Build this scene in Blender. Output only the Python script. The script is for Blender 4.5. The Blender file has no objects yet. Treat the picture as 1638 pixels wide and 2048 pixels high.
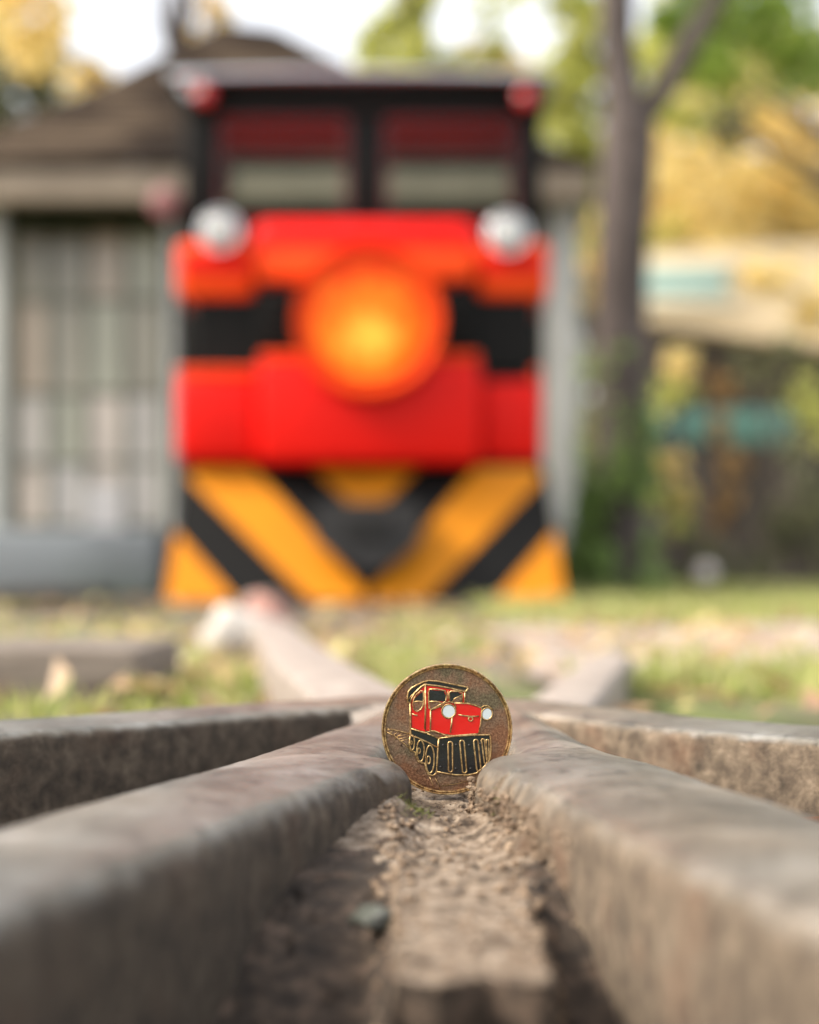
import bpy, bmesh, math, random
from mathutils import Vector, noise

random.seed(11)
SC = bpy.context.scene
COL = SC.collection
PI = math.pi

# ------------------------------------------------------------------ camera
HC = 0.082                     # lens height above the far ground (metres)
FPX = 3413.0                   # focal length in photograph pixels (50 mm on a 30 mm tall frame)
HOR = 1154.0                   # photograph row of the horizon
cam_d = bpy.data.cameras.new("camera")
cam = bpy.data.objects.new("camera", cam_d)
COL.objects.link(cam)
cam.location = (0, 0, HC)
cam.rotation_euler = (math.radians(90), 0, 0)
cam_d.lens = 50
cam_d.sensor_fit = 'AUTO'
cam_d.sensor_width = 30
cam_d.shift_y = (HOR - 1024) / 2048
cam_d.clip_start = 0.01
cam_d.clip_end = 500
cam_d.dof.use_dof = True
cam_d.dof.focus_distance = 0.4285
cam_d.dof.aperture_fstop = 6.0
cam_d.dof.aperture_blades = 0
SC.camera = cam

# ------------------------------------------------------------------ world, sun, exposure
SUN_EL, SUN_AZ = math.radians(44), math.radians(-103)   # azimuth from +Y, clockwise: the sun stands to the left
world = bpy.data.worlds.new("World")
SC.world = world
world.use_nodes = True
wn = world.node_tree.nodes
wl = world.node_tree.links
sky = wn.new('ShaderNodeTexSky')
sky.sky_type = 'NISHITA'
sky.sun_disc = False
sky.sun_elevation = SUN_EL
sky.sun_rotation = SUN_AZ
sky.air_density = 0.8
sky.dust_density = 10.0
sky.ozone_density = 0.0
veil = wn.new('ShaderNodeMix')            # thin bright cloud over the whole sky
veil.data_type = 'RGBA'
veil.inputs['Factor'].default_value = 0.65
veil.inputs['B'].default_value = (5.2, 5.25, 5.35, 1)
wl.new(sky.outputs[0], veil.inputs['A'])
wl.new(veil.outputs['Result'], wn['Background'].inputs[0])
wn['Background'].inputs[1].default_value = 0.15
sun_d = bpy.data.lights.new("sun", 'SUN')
sun_d.energy = 2.1
sun_d.angle = math.radians(14)
sun_d.color = (1.0, 0.93, 0.80)
sun = bpy.data.objects.new("sun", sun_d)
COL.objects.link(sun)
sd = Vector((math.cos(SUN_EL) * math.sin(SUN_AZ), math.cos(SUN_EL) * math.cos(SUN_AZ), math.sin(SUN_EL)))
sun.rotation_euler = (-sd).to_track_quat('-Z', 'Y').to_euler()
sun.location = sd * 30
vs = SC.view_settings
vs.view_transform = 'Standard'
vs.look = 'None'
vs.gamma = 1.0
vs.use_curve_mapping = False
vs.exposure = 1.28
SC.cycles.use_denoising = True
SC.cycles.sample_clamp_indirect = 6

# ------------------------------------------------------------------ helpers
def at(px, py, Y):
    """photograph pixel seen at distance Y -> world point"""
    return Vector(((px - 819.0) / FPX * Y, Y, HC + (HOR - py) / FPX * Y))

def lin(c):
    return tuple(((v / 12.92) if v <= 0.04045 else ((v + 0.055) / 1.055) ** 2.4) for v in c)

class MB:
    """collects geometry for ONE mesh object (world coordinates)"""
    def __init__(s):
        s.v = []; s.f = []
    def add(s, vs_, fs_):
        o = len(s.v)
        s.v.extend([tuple(p) for p in vs_])
        s.f.extend([tuple(i + o for i in f) for f in fs_])
    def bm(s, bm):
        bm.verts.index_update()
        s.add([v.co.copy() for v in bm.verts], [[v.index for v in f.verts] for f in bm.faces])
        bm.free()
    def box(s, lo, hi, r=0.0, seg=2):
        bm = bmesh.new()
        bmesh.ops.create_cube(bm, size=1.0)
        for v in bm.verts:
            for k in range(3):
                v.co[k] = lo[k] + (v.co[k] + 0.5) * (hi[k] - lo[k])
        if r > 0:
            bmesh.ops.bevel(bm, geom=bm.edges[:], offset=r, segments=seg, affect='EDGES', profile=0.5)
        s.bm(bm)
    def prism(s, pts, axis_vec):
        """closed polygon pts (3-D) extruded by axis_vec"""
        n = len(pts); a = Vector(axis_vec)
        vs_ = [Vector(p) for p in pts] + [Vector(p) + a for p in pts]
        fs = [tuple(range(n))[::-1], tuple(range(n, 2 * n))]
        fs += [(i, (i + 1) % n, n + (i + 1) % n, n + i) for i in range(n)]
        s.add(vs_, fs)
    def tube(s, pts, rad, seg=8, closed=False, caps=True):
        pts = [Vector(p) for p in pts]
        n = len(pts)
        rads = rad if isinstance(rad, (list, tuple)) else [rad] * n
        vs_, fs = [], []
        up = None
        for i, p in enumerate(pts):
            if closed:
                t = (pts[(i + 1) % n] - pts[i - 1])
            else:
                t = pts[min(i + 1, n - 1)] - pts[max(i - 1, 0)]
            t.normalize()
            if up is None:
                up = t.orthogonal().normalized()
            up = (up - t * up.dot(t))
            up = up.normalized() if up.length > 1e-6 else t.orthogonal().normalized()
            sdv = t.cross(up)
            for k in range(seg):
                a = 2 * PI * k / seg
                vs_.append(p + (up * math.cos(a) + sdv * math.sin(a)) * rads[i])
        m = n if closed else n - 1
        for i in range(m):
            j = (i + 1) % n
            for k in range(seg):
                k2 = (k + 1) % seg
                fs.append((i * seg + k, i * seg + k2, j * seg + k2, j * seg + k))
        if caps and not closed:
            fs.append(tuple(range(seg))[::-1])
            fs.append(tuple(range((n - 1) * seg, n * seg)))
        s.add(vs_, fs)
    def lathe(s, prof, c, axis='Y', seg=48, sign=1):
        """prof: list of (radius, h) revolved about an axis through c; h runs along the axis"""
        c = Vector(c); vs_ = []; fs = []
        n = len(prof)
        for k in range(seg):
            a = 2 * PI * k / seg
            for r, h in prof:
                x, y = r * math.cos(a), r * math.sin(a)
                if axis == 'Y':
                    vs_.append(c + Vector((x, h * sign, y)))
                elif axis == 'X':
                    vs_.append(c + Vector((h * sign, x, y)))
                else:
                    vs_.append(c + Vector((x, y, h * sign)))
        for k in range(seg):
            k2 = (k + 1) % seg
            for i in range(n - 1):
                fs.append((k * n + i, k2 * n + i, k2 * n + i + 1, k * n + i + 1))
        s.add(vs_, fs)
    def ball(s, c, r, sx=1, sy=1, sz=1, sub=2):
        bm = bmesh.new()
        bmesh.ops.create_icosphere(bm, subdivisions=sub, radius=1.0)
        for v in bm.verts:
            v.co = Vector((c[0] + v.co.x * r * sx, c[1] + v.co.y * r * sy, c[2] + v.co.z * r * sz))
        s.bm(bm)

WLOC = {}

def link(name, mb, mat, parent=None, origin=(0, 0, 0), smooth=False):
    base = WLOC[parent.name] if parent is not None else Vector(origin)
    me = bpy.data.meshes.new(name)
    me.from_pydata([(p[0] - base[0], p[1] - base[1], p[2] - base[2]) for p in mb.v], [], mb.f)
    me.materials.append(mat)
    bm = bmesh.new(); bm.from_mesh(me)
    if not getattr(mb, 'open', False):
        bmesh.ops.recalc_face_normals(bm, faces=bm.faces[:])
    bm.to_mesh(me); bm.free()
    if smooth:
        me.polygons.foreach_set('use_smooth', [True] * len(me.polygons))
        if smooth != 'all':
            try:
                me.set_sharp_from_angle(angle=math.radians(smooth if smooth is not True else 40))
            except Exception:
                pass
    me.update()
    o = bpy.data.objects.new(name, me)
    COL.objects.link(o)
    if parent is not None:
        o.parent = parent
    else:
        o.location = origin
    WLOC[o.name] = Vector(base)
    return o

def tag(o, label=None, cat=None, group=None, kind=None):
    if label: o['label'] = label
    if cat: o['category'] = cat
    if group: o['group'] = group
    if kind: o['kind'] = kind
    return o

def thing(name, loc, label, cat, group=None):
    o = bpy.data.objects.new(name, None)
    o.empty_display_size = 0.05
    COL.objects.link(o)
    o.location = loc
    WLOC[o.name] = Vector(loc)
    return tag(o, label, cat, group)

def catmull(pts, n):
    """smooth resample of key points (any dimension) to n points"""
    P = [Vector(p) for p in pts]
    seg = [0.0]
    for a, b in zip(P, P[1:]):
        seg.append(seg[-1] + (b - a).length ** 0.7)
    out = []
    for i in range(n):
        t = seg[-1] * i / (n - 1)
        k = 0
        while k < len(P) - 2 and seg[k + 1] < t:
            k += 1
        u = (t - seg[k]) / max(seg[k + 1] - seg[k], 1e-9)
        p0 = P[max(k - 1, 0)]; p1 = P[k]; p2 = P[k + 1]; p3 = P[min(k + 2, len(P) - 1)]
        m1 = (p2 - p0) * 0.5 * (1 if k > 0 else 1); m2 = (p3 - p1) * 0.5
        u2, u3 = u * u, u * u * u
        out.append(p1 * (2 * u3 - 3 * u2 + 1) + m1 * (u3 - 2 * u2 + u) + p2 * (-2 * u3 + 3 * u2) + m2 * (u3 - u2))
    return out

# ------------------------------------------------------------------ materials
def nodes_of(name):
    m = bpy.data.materials.new(name)
    m.use_nodes = True
    nt = m.node_tree
    return m, nt, nt.nodes['Principled BSDF']

def plain(name, col, rough=0.5, metal=0.0, coat=0.0, spec=0.5, vary=0.0, vscale=20.0, bump=0.0, bscale=200.0):
    m, nt, p = nodes_of(name)
    p.inputs['Base Color'].default_value = (*col, 1)
    p.inputs['Roughness'].default_value = rough
    p.inputs['Metallic'].default_value = metal
    p.inputs['Coat Weight'].default_value = coat
    p.inputs['Specular IOR Level'].default_value = spec
    tc = nt.nodes.new('ShaderNodeTexCoord')
    if vary > 0:
        nz = nt.nodes.new('ShaderNodeTexNoise'); nz.inputs['Scale'].default_value = vscale; nz.inputs['Detail'].default_value = 5
        nt.links.new(tc.outputs['Object'], nz.inputs['Vector'])
        rp = nt.nodes.new('ShaderNodeValToRGB')
        rp.color_ramp.elements[0].position = 0.3; rp.color_ramp.elements[1].position = 0.7
        rp.color_ramp.elements[0].color = (*[c * (1 - vary) for c in col], 1)
        rp.color_ramp.elements[1].color = (*[min(1, c * (1 + vary)) for c in col], 1)
        nt.links.new(nz.outputs['Fac'], rp.inputs['Fac']); nt.links.new(rp.outputs['Color'], p.inputs['Base Color'])
    if bump > 0:
        n2 = nt.nodes.new('ShaderNodeTexNoise'); n2.inputs['Scale'].default_value = bscale; n2.inputs['Detail'].default_value = 6
        nt.links.new(tc.outputs['Object'], n2.inputs['Vector'])
        b = nt.nodes.new('ShaderNodeBump'); b.inputs['Strength'].default_value = bump; b.inputs['Distance'].default_value = 0.6 / bscale
        nt.links.new(n2.outputs['Fac'], b.inputs['Height']); nt.links.new(b.outputs['Normal'], p.inputs['Normal'])
    return m

def ramped(name, stops, scale, rough=0.8, metal=0.0, detail=8, bump=0.5, bscale=None, stretch=(1, 1, 1), bdist=0.001, spec=0.4, distort=0.0, second=None):
    """noise -> colour ramp; 'second' = (stops, scale, lo, hi) mixes a second noise over it where a mask noise is high"""
    m, nt, p = nodes_of(name)
    N, L = nt.nodes, nt.links
    tc = N.new('ShaderNodeTexCoord')
    mp = N.new('ShaderNodeMapping'); mp.inputs['Scale'].default_value = stretch
    L.new(tc.outputs['Object'], mp.inputs['Vector'])
    nz = N.new('ShaderNodeTexNoise'); nz.inputs['Scale'].default_value = scale; nz.inputs['Detail'].default_value = detail
    nz.inputs['Roughness'].default_value = 0.62; nz.inputs['Distortion'].default_value = distort
    L.new(mp.outputs[0], nz.inputs['Vector'])
    rp = N.new('ShaderNodeValToRGB')
    e = rp.color_ramp.elements
    while len(e) < len(stops): e.new(0.5)
    for k, (pos, c) in enumerate(stops):
        e[k].position = pos; e[k].color = (*c, 1)
    L.new(nz.outputs['Fac'], rp.inputs['Fac'])
    colour = rp.outputs['Color']
    if second:
        st2, sc2, lo, hi, mscale = second
        n2 = N.new('ShaderNodeTexNoise'); n2.inputs['Scale'].default_value = sc2; n2.inputs['Detail'].default_value = 6
        L.new(tc.outputs['Object'], n2.inputs['Vector'])
        r2 = N.new('ShaderNodeValToRGB')
        e2 = r2.color_ramp.elements
        while len(e2) < len(st2): e2.new(0.5)
        for k, (pos, c) in enumerate(st2):
            e2[k].position = pos; e2[k].color = (*c, 1)
        L.new(n2.outputs['Fac'], r2.inputs['Fac'])
        n3 = N.new('ShaderNodeTexNoise'); n3.inputs['Scale'].default_value = mscale; n3.inputs['Detail'].default_value = 5
        L.new(tc.outputs['Object'], n3.inputs['Vector'])
        mr = N.new('ShaderNodeMapRange'); mr.inputs['From Min'].default_value = lo; mr.inputs['From Max'].default_value = hi
        L.new(n3.outputs['Fac'], mr.inputs['Value'])
        mx = N.new('ShaderNodeMix'); mx.data_type = 'RGBA'
        L.new(mr.outputs[0], mx.inputs['Factor']); L.new(colour, mx.inputs['A']); L.new(r2.outputs['Color'], mx.inputs['B'])
        colour = mx.outputs['Result']
    L.new(colour, p.inputs['Base Color'])
    p.inputs['Roughness'].default_value = rough
    p.inputs['Metallic'].default_value = metal
    p.inputs['Specular IOR Level'].default_value = spec
    if bump > 0:
        nb = N.new('ShaderNodeTexNoise'); nb.inputs['Scale'].default_value = bscale or scale * 4; nb.inputs['Detail'].default_value = 8
        nb.inputs['Roughness'].default_value = 0.65
        L.new(mp.outputs[0], nb.inputs['Vector'])
        b = N.new('ShaderNodeBump'); b.inputs['Strength'].default_value = bump; b.inputs['Distance'].default_value = bdist
        L.new(nb.outputs['Fac'], b.inputs['Height']); L.new(b.outputs['Normal'], p.inputs['Normal'])
    return m

def leafy(name, cols, trans=0.5, rough=0.6):
    """leaf material: each leaf takes one of the colours, part of the light passes through"""
    m, nt, p = nodes_of(name)
    N, L = nt.nodes, nt.links
    g = N.new('ShaderNodeNewGeometry')
    rp = N.new('ShaderNodeValToRGB'); e = rp.color_ramp.elements
    while len(e) < len(cols): e.new(0.5)
    for k, c in enumerate(cols):
        e[k].position = k / max(1, len(cols) - 1); e[k].color = (*c, 1)
    L.new(g.outputs['Random Per Island'], rp.inputs['Fac'])
    L.new(rp.outputs['Color'], p.inputs['Base Color'])
    p.inputs['Roughness'].default_value = rough
    tr = N.new('ShaderNodeBsdfTranslucent'); L.new(rp.outputs['Color'], tr.inputs['Color'])
    mx = N.new('ShaderNodeMixShader'); mx.inputs[0].default_value = trans
    L.new(p.outputs[0], mx.inputs[1]); L.new(tr.outputs[0], mx.inputs[2])
    L.new(mx.outputs[0], N['Material Output'].inputs['Surface'])
    return m

def glow(name, col, strength):
    m, nt, p = nodes_of(name)
    p.inputs['Base Color'].default_value = (*col, 1)
    p.inputs['Emission Color'].default_value = (*col, 1)
    p.inputs['Emission Strength'].default_value = strength
    return m

def lit_lens(name, centre, r):
    """diffusing lens of a lit lamp: it glows most in front of the bulb"""
    m, nt, p = nodes_of(name)
    N, L = nt.nodes, nt.links
    tc = N.new('ShaderNodeTexCoord')
    d = N.new('ShaderNodeVectorMath'); d.operation = 'DISTANCE'; d.inputs[1].default_value = centre
    L.new(tc.outputs['Object'], d.inputs[0])
    rp = N.new('ShaderNodeValToRGB'); e = rp.color_ramp.elements
    e[0].position = 0.0; e[0].color = (0.70, 0.40, 0.045, 1)
    e[1].position = 1.0; e[1].color = (0.42, 0.020, 0.001, 1)
    q = e.new(0.45); q.color = (0.56, 0.15, 0.008, 1)
    dv = N.new('ShaderNodeMath'); dv.operation = 'DIVIDE'; dv.inputs[1].default_value = r * 1.02
    L.new(d.outputs['Value'], dv.inputs[0])
    fl = N.new('ShaderNodeTexNoise'); fl.inputs['Scale'].default_value = 22; fl.inputs['Detail'].default_value = 3   # prisms moulded in the lens
    L.new(tc.outputs['Object'], fl.inputs['Vector'])
    fr = N.new('ShaderNodeMapRange'); fr.inputs['From Min'].default_value = .3; fr.inputs['From Max'].default_value = .7
    fr.inputs['To Min'].default_value = -.2; fr.inputs['To Max'].default_value = .2
    L.new(fl.outputs['Fac'], fr.inputs['Value'])
    av = N.new('ShaderNodeMath'); av.operation = 'ADD'; L.new(dv.outputs[0], av.inputs[0]); L.new(fr.outputs[0], av.inputs[1])
    L.new(av.outputs[0], rp.inputs['Fac'])
    p.inputs['Base Color'].default_value = (0.16, 0.02, 0.002, 1)
    p.inputs['Roughness'].default_value = 0.5
    p.inputs['Specular IOR Level'].default_value = 0.1
    L.new(rp.outputs['Color'], p.inputs['Emission Color'])
    p.inputs['Emission Strength'].default_value = 0.74
    return m

def glass_pane(name, tint=(0.82, 0.88, 0.84), mixf=0.993):
    m, nt, p = nodes_of(name)
    N, L = nt.nodes, nt.links
    tr = N.new('ShaderNodeBsdfTransparent'); tr.inputs[0].default_value = (*tint, 1)
    gl = N.new('ShaderNodeBsdfGlossy'); gl.inputs['Roughness'].default_value = 0.03
    mx = N.new('ShaderNodeMixShader'); mx.inputs[0].default_value = 1 - mixf
    L.new(tr.outputs[0], mx.inputs[1]); L.new(gl.outputs[0], mx.inputs[2])
    L.new(mx.outputs[0], N['Material Output'].inputs['Surface'])
    return m

def rail_material(name, side_gain=1.0):
    """worn steel rail: dull grey running surface, brown rusty earthy sides, chosen by the way the face points"""
    m, nt, p = nodes_of(name)
    N, L = nt.nodes, nt.links
    tc = N.new('ShaderNodeTexCoord'); g = N.new('ShaderNodeNewGeometry')
    def nz(scale, detail=7, rough=0.6, vec=None, dist=0.0):
        n = N.new('ShaderNodeTexNoise'); n.inputs['Scale'].default_value = scale; n.inputs['Detail'].default_value = detail
        n.inputs['Roughness'].default_value = rough; n.inputs['Distortion'].default_value = dist
        L.new(vec or tc.outputs['Object'], n.inputs['Vector']); return n.outputs['Fac']
    def ramp(fac, stops):
        r = N.new('ShaderNodeValToRGB'); e = r.color_ramp.elements
        while len(e) < len(stops): e.new(0.5)
        for k, (q, c) in enumerate(stops): e[k].position = q; e[k].color = (*c, 1)
        L.new(fac, r.inputs['Fac']); return r.outputs['Color']
    def mix(f, a, b):
        x = N.new('ShaderNodeMix'); x.data_type = 'RGBA'
        L.new(f, x.inputs['Factor']); L.new(a, x.inputs['A']); L.new(b, x.inputs['B']); return x.outputs['Result']
    def mrange(v, a, b, c=0.0, d=1.0):
        r = N.new('ShaderNodeMapRange'); r.inputs['From Min'].default_value = a; r.inputs['From Max'].default_value = b
        r.inputs['To Min'].default_value = c; r.inputs['To Max'].default_value = d
        L.new(v, r.inputs['Value']); return r.outputs[0]
    # top of the rail: worn grey with brown and dark greenish blotches and fine scuffs
    top = ramp(nz(38, 8, 0.65), [(0.30, (0.075, 0.066, 0.052)), (0.45, (0.165, 0.148, 0.122)), (0.60, (0.25, 0.236, 0.21)), (0.76, (0.42, 0.41, 0.40))])
    blot = ramp(nz(160, 6), [(0.35, (0.025, 0.026, 0.022)), (0.7, (0.12, 0.112, 0.094))])
    top = mix(mrange(nz(105, 9, 0.75, dist=0.8), 0.53, 0.60, 0.0, 0.8), top, blot)
    scuff = ramp(nz(900, 4), [(0.3, (0.10, 0.085, 0.07)), (0.7, (0.45, 0.42, 0.39))])
    top = mix(mrange(nz(300, 9, 0.8), 0.55, 0.63, 0.0, 0.75), top, scuff)
    tint = ramp(nz(9, 4, 0.55), [(0.36, (0.80, 0.84, 0.86)), (0.5, (1.0, 1.0, 0.98)), (0.64, (1.12, 0.98, 0.84))])
    tm = N.new('ShaderNodeMix'); tm.data_type = 'RGBA'; tm.blend_type = 'MULTIPLY'; tm.inputs['Factor'].default_value = 1.0
    L.new(top, tm.inputs['A']); L.new(tint, tm.inputs['B']); top = tm.outputs['Result']
    # side: rust and caked earth, streaked vertically
    mp = N.new('ShaderNodeMapping'); mp.inputs['Scale'].default_value = (1, 1, 0.9); L.new(tc.outputs['Object'], mp.inputs['Vector'])
    side = ramp(nz(210, 9, 0.68, mp.outputs[0], 0.3), [(0.26, (0.022, 0.017, 0.012)), (0.43, (0.065, 0.050, 0.036)), (0.58, (0.12, 0.094, 0.068)), (0.76, (0.22, 0.18, 0.135))])
    side2 = ramp(nz(60, 5, 0.6), [(0.35, (0.11, 0.045, 0.02)), (0.7, (0.2, 0.17, 0.13))])
    side = mix(mrange(nz(33, 6), 0.5, 0.72, 0.0, 0.6), side, side2)
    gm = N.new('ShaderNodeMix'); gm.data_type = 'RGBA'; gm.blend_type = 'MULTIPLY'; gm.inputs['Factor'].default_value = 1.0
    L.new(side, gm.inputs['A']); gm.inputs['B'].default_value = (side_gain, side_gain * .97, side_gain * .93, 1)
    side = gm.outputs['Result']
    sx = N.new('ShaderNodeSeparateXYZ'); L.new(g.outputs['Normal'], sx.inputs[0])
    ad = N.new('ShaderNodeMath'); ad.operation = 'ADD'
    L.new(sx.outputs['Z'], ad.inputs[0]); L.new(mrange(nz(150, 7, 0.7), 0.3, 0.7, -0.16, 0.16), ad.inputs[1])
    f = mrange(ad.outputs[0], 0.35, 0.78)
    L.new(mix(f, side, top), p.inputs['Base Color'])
    L.new(mrange(f, 0, 1, 0.85, 0.30), p.inputs['Roughness'])
    p.inputs['Specular IOR Level'].default_value = 0.5
    L.new(mrange(f, 0, 1, 0.0, 0.5), p.inputs['Metallic'])
    hgt = N.new('ShaderNodeMath'); hgt.operation = 'ADD'
    L.new(nz(420, 9, 0.7), hgt.inputs[0]); L.new(nz(1800, 6, 0.7), hgt.inputs[1])
    b = N.new('ShaderNodeBump'); b.inputs['Distance'].default_value = 0.0009
    L.new(mrange(f, 0, 1, 0.9, 0.5), b.inputs['Strength'])
    L.new(hgt.outputs[0], b.inputs['Height']); L.new(b.outputs['Normal'], p.inputs['Normal'])
    return m

M = {}
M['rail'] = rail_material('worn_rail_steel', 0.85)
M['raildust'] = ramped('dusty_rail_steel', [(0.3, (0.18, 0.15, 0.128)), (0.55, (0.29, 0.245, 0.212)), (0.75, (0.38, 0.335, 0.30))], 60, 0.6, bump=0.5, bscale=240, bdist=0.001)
M['railearth'] = rail_material('earthy_rail_steel', 1.75)  # paler sides: caked earth plus light from the left put into the colour
M['soil'] = ramped('soil', [(0.3, (0.06, 0.045, 0.032)), (0.5, (0.16, 0.125, 0.095)), (0.7, (0.27, 0.22, 0.175))], 9, 0.95, bump=0.6, bscale=90, bdist=0.01,
                   second=([(0.35, (0.06, 0.09, 0.02)), (0.7, (0.17, 0.2, 0.06))], 14, 0.45, 0.6, 1.3))
M['path'] = ramped('dusty_path', [(0.3, (0.25, 0.20, 0.165)), (0.55, (0.37, 0.30, 0.255)), (0.75, (0.46, 0.385, 0.34))], 12, 0.95, bump=0.5, bscale=120, bdist=0.008)
M['ballast'] = ramped('oily_ballast', [(0.3, (0.018, 0.015, 0.012)), (0.55, (0.055, 0.045, 0.037)), (0.75, (0.12, 0.10, 0.085))], 25, 0.9, bump=0.8, bscale=70, bdist=0.01)  # shadow under and around the train, put into the bed colour
M['groove'] = ramped('groove_dirt', [(0.34, (0.035, 0.024, 0.016)), (0.44, (0.12, 0.088, 0.062)), (0.56, (0.22, 0.172, 0.128)), (0.74, (0.31, 0.26, 0.205))], 230, 0.93, detail=9, bump=0.6, bscale=900, bdist=0.0008, spec=0.35,
                     second=([(0.35, (0.03, 0.022, 0.015)), (0.65, (0.11, 0.08, 0.055))], 700, 0.57, 0.66, 110))
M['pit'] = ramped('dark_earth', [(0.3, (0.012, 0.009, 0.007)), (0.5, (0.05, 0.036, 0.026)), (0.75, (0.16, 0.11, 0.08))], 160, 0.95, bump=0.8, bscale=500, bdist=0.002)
M['crumb'] = ramped('dirt_crumb', [(0.35, (0.035, 0.024, 0.016)), (0.5, (0.19, 0.13, 0.085)), (0.7, (0.38, 0.30, 0.215))], 320, 0.9, bump=0.4, bscale=1200, bdist=0.0004)
M['wood'] = ramped('weathered_timber', [(0.3, (0.08, 0.062, 0.048)), (0.55, (0.2, 0.165, 0.135)), (0.75, (0.32, 0.28, 0.24))], 14, 0.85, bump=0.5, bscale=60, stretch=(1, 8, 8), bdist=0.003)
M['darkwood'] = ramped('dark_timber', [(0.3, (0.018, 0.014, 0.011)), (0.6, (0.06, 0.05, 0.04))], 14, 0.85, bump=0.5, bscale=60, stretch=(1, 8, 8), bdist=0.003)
M['red'] = plain('red_paint', (0.66, 0.0055, 0.0015), 0.42, coat=0.0, spec=0.16, vary=0.05, vscale=4, bump=0.05, bscale=60)
M['orange'] = plain('orange_red_paint', (0.76, 0.062, 0.003), 0.42, coat=0.0, spec=0.18, vary=0.05, vscale=4, bump=0.05, bscale=60)  # on hood, fenders and buffer: warm light on red paint put into the colour
M['black'] = plain('black_paint', (0.0035, 0.0035, 0.003), 0.5, coat=0.0, spec=0.15, vary=0.2, vscale=6, bump=0.08, bscale=60)
M['satin'] = plain('satin_black_roof', (0.018, 0.02, 0.023), 0.25, coat=0.5, vary=0.15, vscale=6)
M['yellow'] = plain('yellow_paint', (0.56, 0.20, 0.006), 0.5, spec=0.15, vary=0.08, vscale=8, bump=0.05, bscale=60)
M['chrome'] = plain('chrome', (0.82, 0.83, 0.85), 0.12, metal=1.0)
M['lens'] = plain('frosted_lens', (0.42, 0.44, 0.44), 0.15, coat=0.6)
M['redlens'] = plain('red_lens', (0.42, 0.008, 0.012), 0.15, coat=0.8)
M['dullred'] = plain('dull_red_housing', (0.22, 0.09, 0.09), 0.5)
M['redin'] = plain('red_cab_lining', (0.66, 0.014, 0.008), 0.8, spec=0.05, vary=0.1, vscale=3)
M['steel'] = plain('dark_steel', (0.03, 0.029, 0.029), 0.5, metal=0.4, vary=0.3, vscale=20)
M['glass'] = glass_pane('cab_glass')
M['bulb'] = glow('lamp_bulb', (1.0, 0.52, 0.09), 9.0)
M['bowl'] = plain('orange_reflector', (0.72, 0.055, 0.004), 0.45, spec=0.2)
M['amber'] = plain('brass_rim', (0.75, 0.42, 0.06), 0.3, metal=0.8)
M['roof'] = ramped('old_shingle', [(0.40, (0.010, 0.007, 0.005)), (0.5, (0.024, 0.016, 0.011)), (0.62, (0.085, 0.062, 0.042))], 1.3, 0.95, spec=0.1, bump=0.6, bscale=14, bdist=0.02)  # brown shingle; the light blotches are sun patches put into the colour
M['beam'] = plain('pale_timber_beam', (0.33, 0.27, 0.205), 0.8, vary=0.15, vscale=6, bump=0.2, bscale=40)
M['green'] = plain('dark_green_board', (0.003, 0.011, 0.0015), 0.95, spec=0.02, vary=0.2, vscale=5)
M['post'] = plain('pale_grey_post', (0.47, 0.48, 0.45), 0.6, vary=0.08, vscale=5, bump=0.1, bscale=60)
M['bar'] = plain('grey_green_bar', (0.13, 0.135, 0.10), 0.7, vary=0.1, vscale=9)
M['plinth'] = plain('blue_grey_plinth', (0.20, 0.225, 0.25), 0.7, vary=0.12, vscale=5, bump=0.2, bscale=40)
M['paper'] = plain('white_notice', (0.62, 0.60, 0.58), 0.7, vary=0.04, vscale=10)
for k, c in enumerate([(0.42, 0.35, 0.275), (0.30, 0.28, 0.22), (0.58, 0.51, 0.44), (0.36, 0.36, 0.28), (0.52, 0.49, 0.45)]):
    M['pane%d' % k] = plain('curtained_pane_%s' % 'abcde'[k], c, 0.25, coat=0.4, vary=0.25, vscale=2.5)
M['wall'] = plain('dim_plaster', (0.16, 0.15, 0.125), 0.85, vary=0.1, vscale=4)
M['bark'] = ramped('bark', [(0.3, (0.035, 0.027, 0.024)), (0.55, (0.095, 0.076, 0.07)), (0.78, (0.17, 0.14, 0.13))], 9, 0.9, bump=0.8, bscale=30, stretch=(1, 1, 0.35), bdist=0.02)
M['cream'] = plain('cream_panel', (0.78, 0.62, 0.40), 0.7, vary=0.1, vscale=1.5)
M['palecream'] = plain('pale_cream_panel', (0.80, 0.76, 0.60), 0.7, vary=0.1, vscale=1.5)
M['teal'] = plain('teal_paint', (0.09, 0.22, 0.185), 0.55, vary=0.15, vscale=5)
M['paleteal'] = plain('pale_teal_paint', (0.36, 0.56, 0.52), 0.55, vary=0.12, vscale=4)
M['globe'] = plain('pale_globe', (0.66, 0.60, 0.58), 0.3, coat=0.3)
M['stone'] = ramped('pale_stone', [(0.35, (0.35, 0.33, 0.3)), (0.7, (0.58, 0.55, 0.51))], 30, 0.8, bump=0.4, bscale=120, bdist=0.003)
M['brick'] = ramped('pink_brick', [(0.35, (0.30, 0.15, 0.12)), (0.7, (0.42, 0.25, 0.21))], 30, 0.85, bump=0.4, bscale=120, bdist=0.003)
M['mossstone'] = ramped('mossy_stone', [(0.35, (0.02, 0.025, 0.015)), (0.55, (0.08, 0.085, 0.07)), (0.72, (0.26, 0.27, 0.26))], 130, 0.7, bump=0.6, bscale=500, bdist=0.001)
M['leaf_yellow'] = leafy('yellow_leaves', [(0.86, 0.62, 0.20), (0.86, 0.72, 0.36), (0.74, 0.62, 0.22), (0.90, 0.78, 0.46)], 0.65)  # autumn yellow, brightened so that sunlit patches sit in the leaf colour
M['leaf_lime'] = leafy('lime_leaves', [(0.46, 0.50, 0.10), (0.66, 0.64, 0.20), (0.36, 0.42, 0.07), (0.74, 0.70, 0.32)], 0.55)
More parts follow.
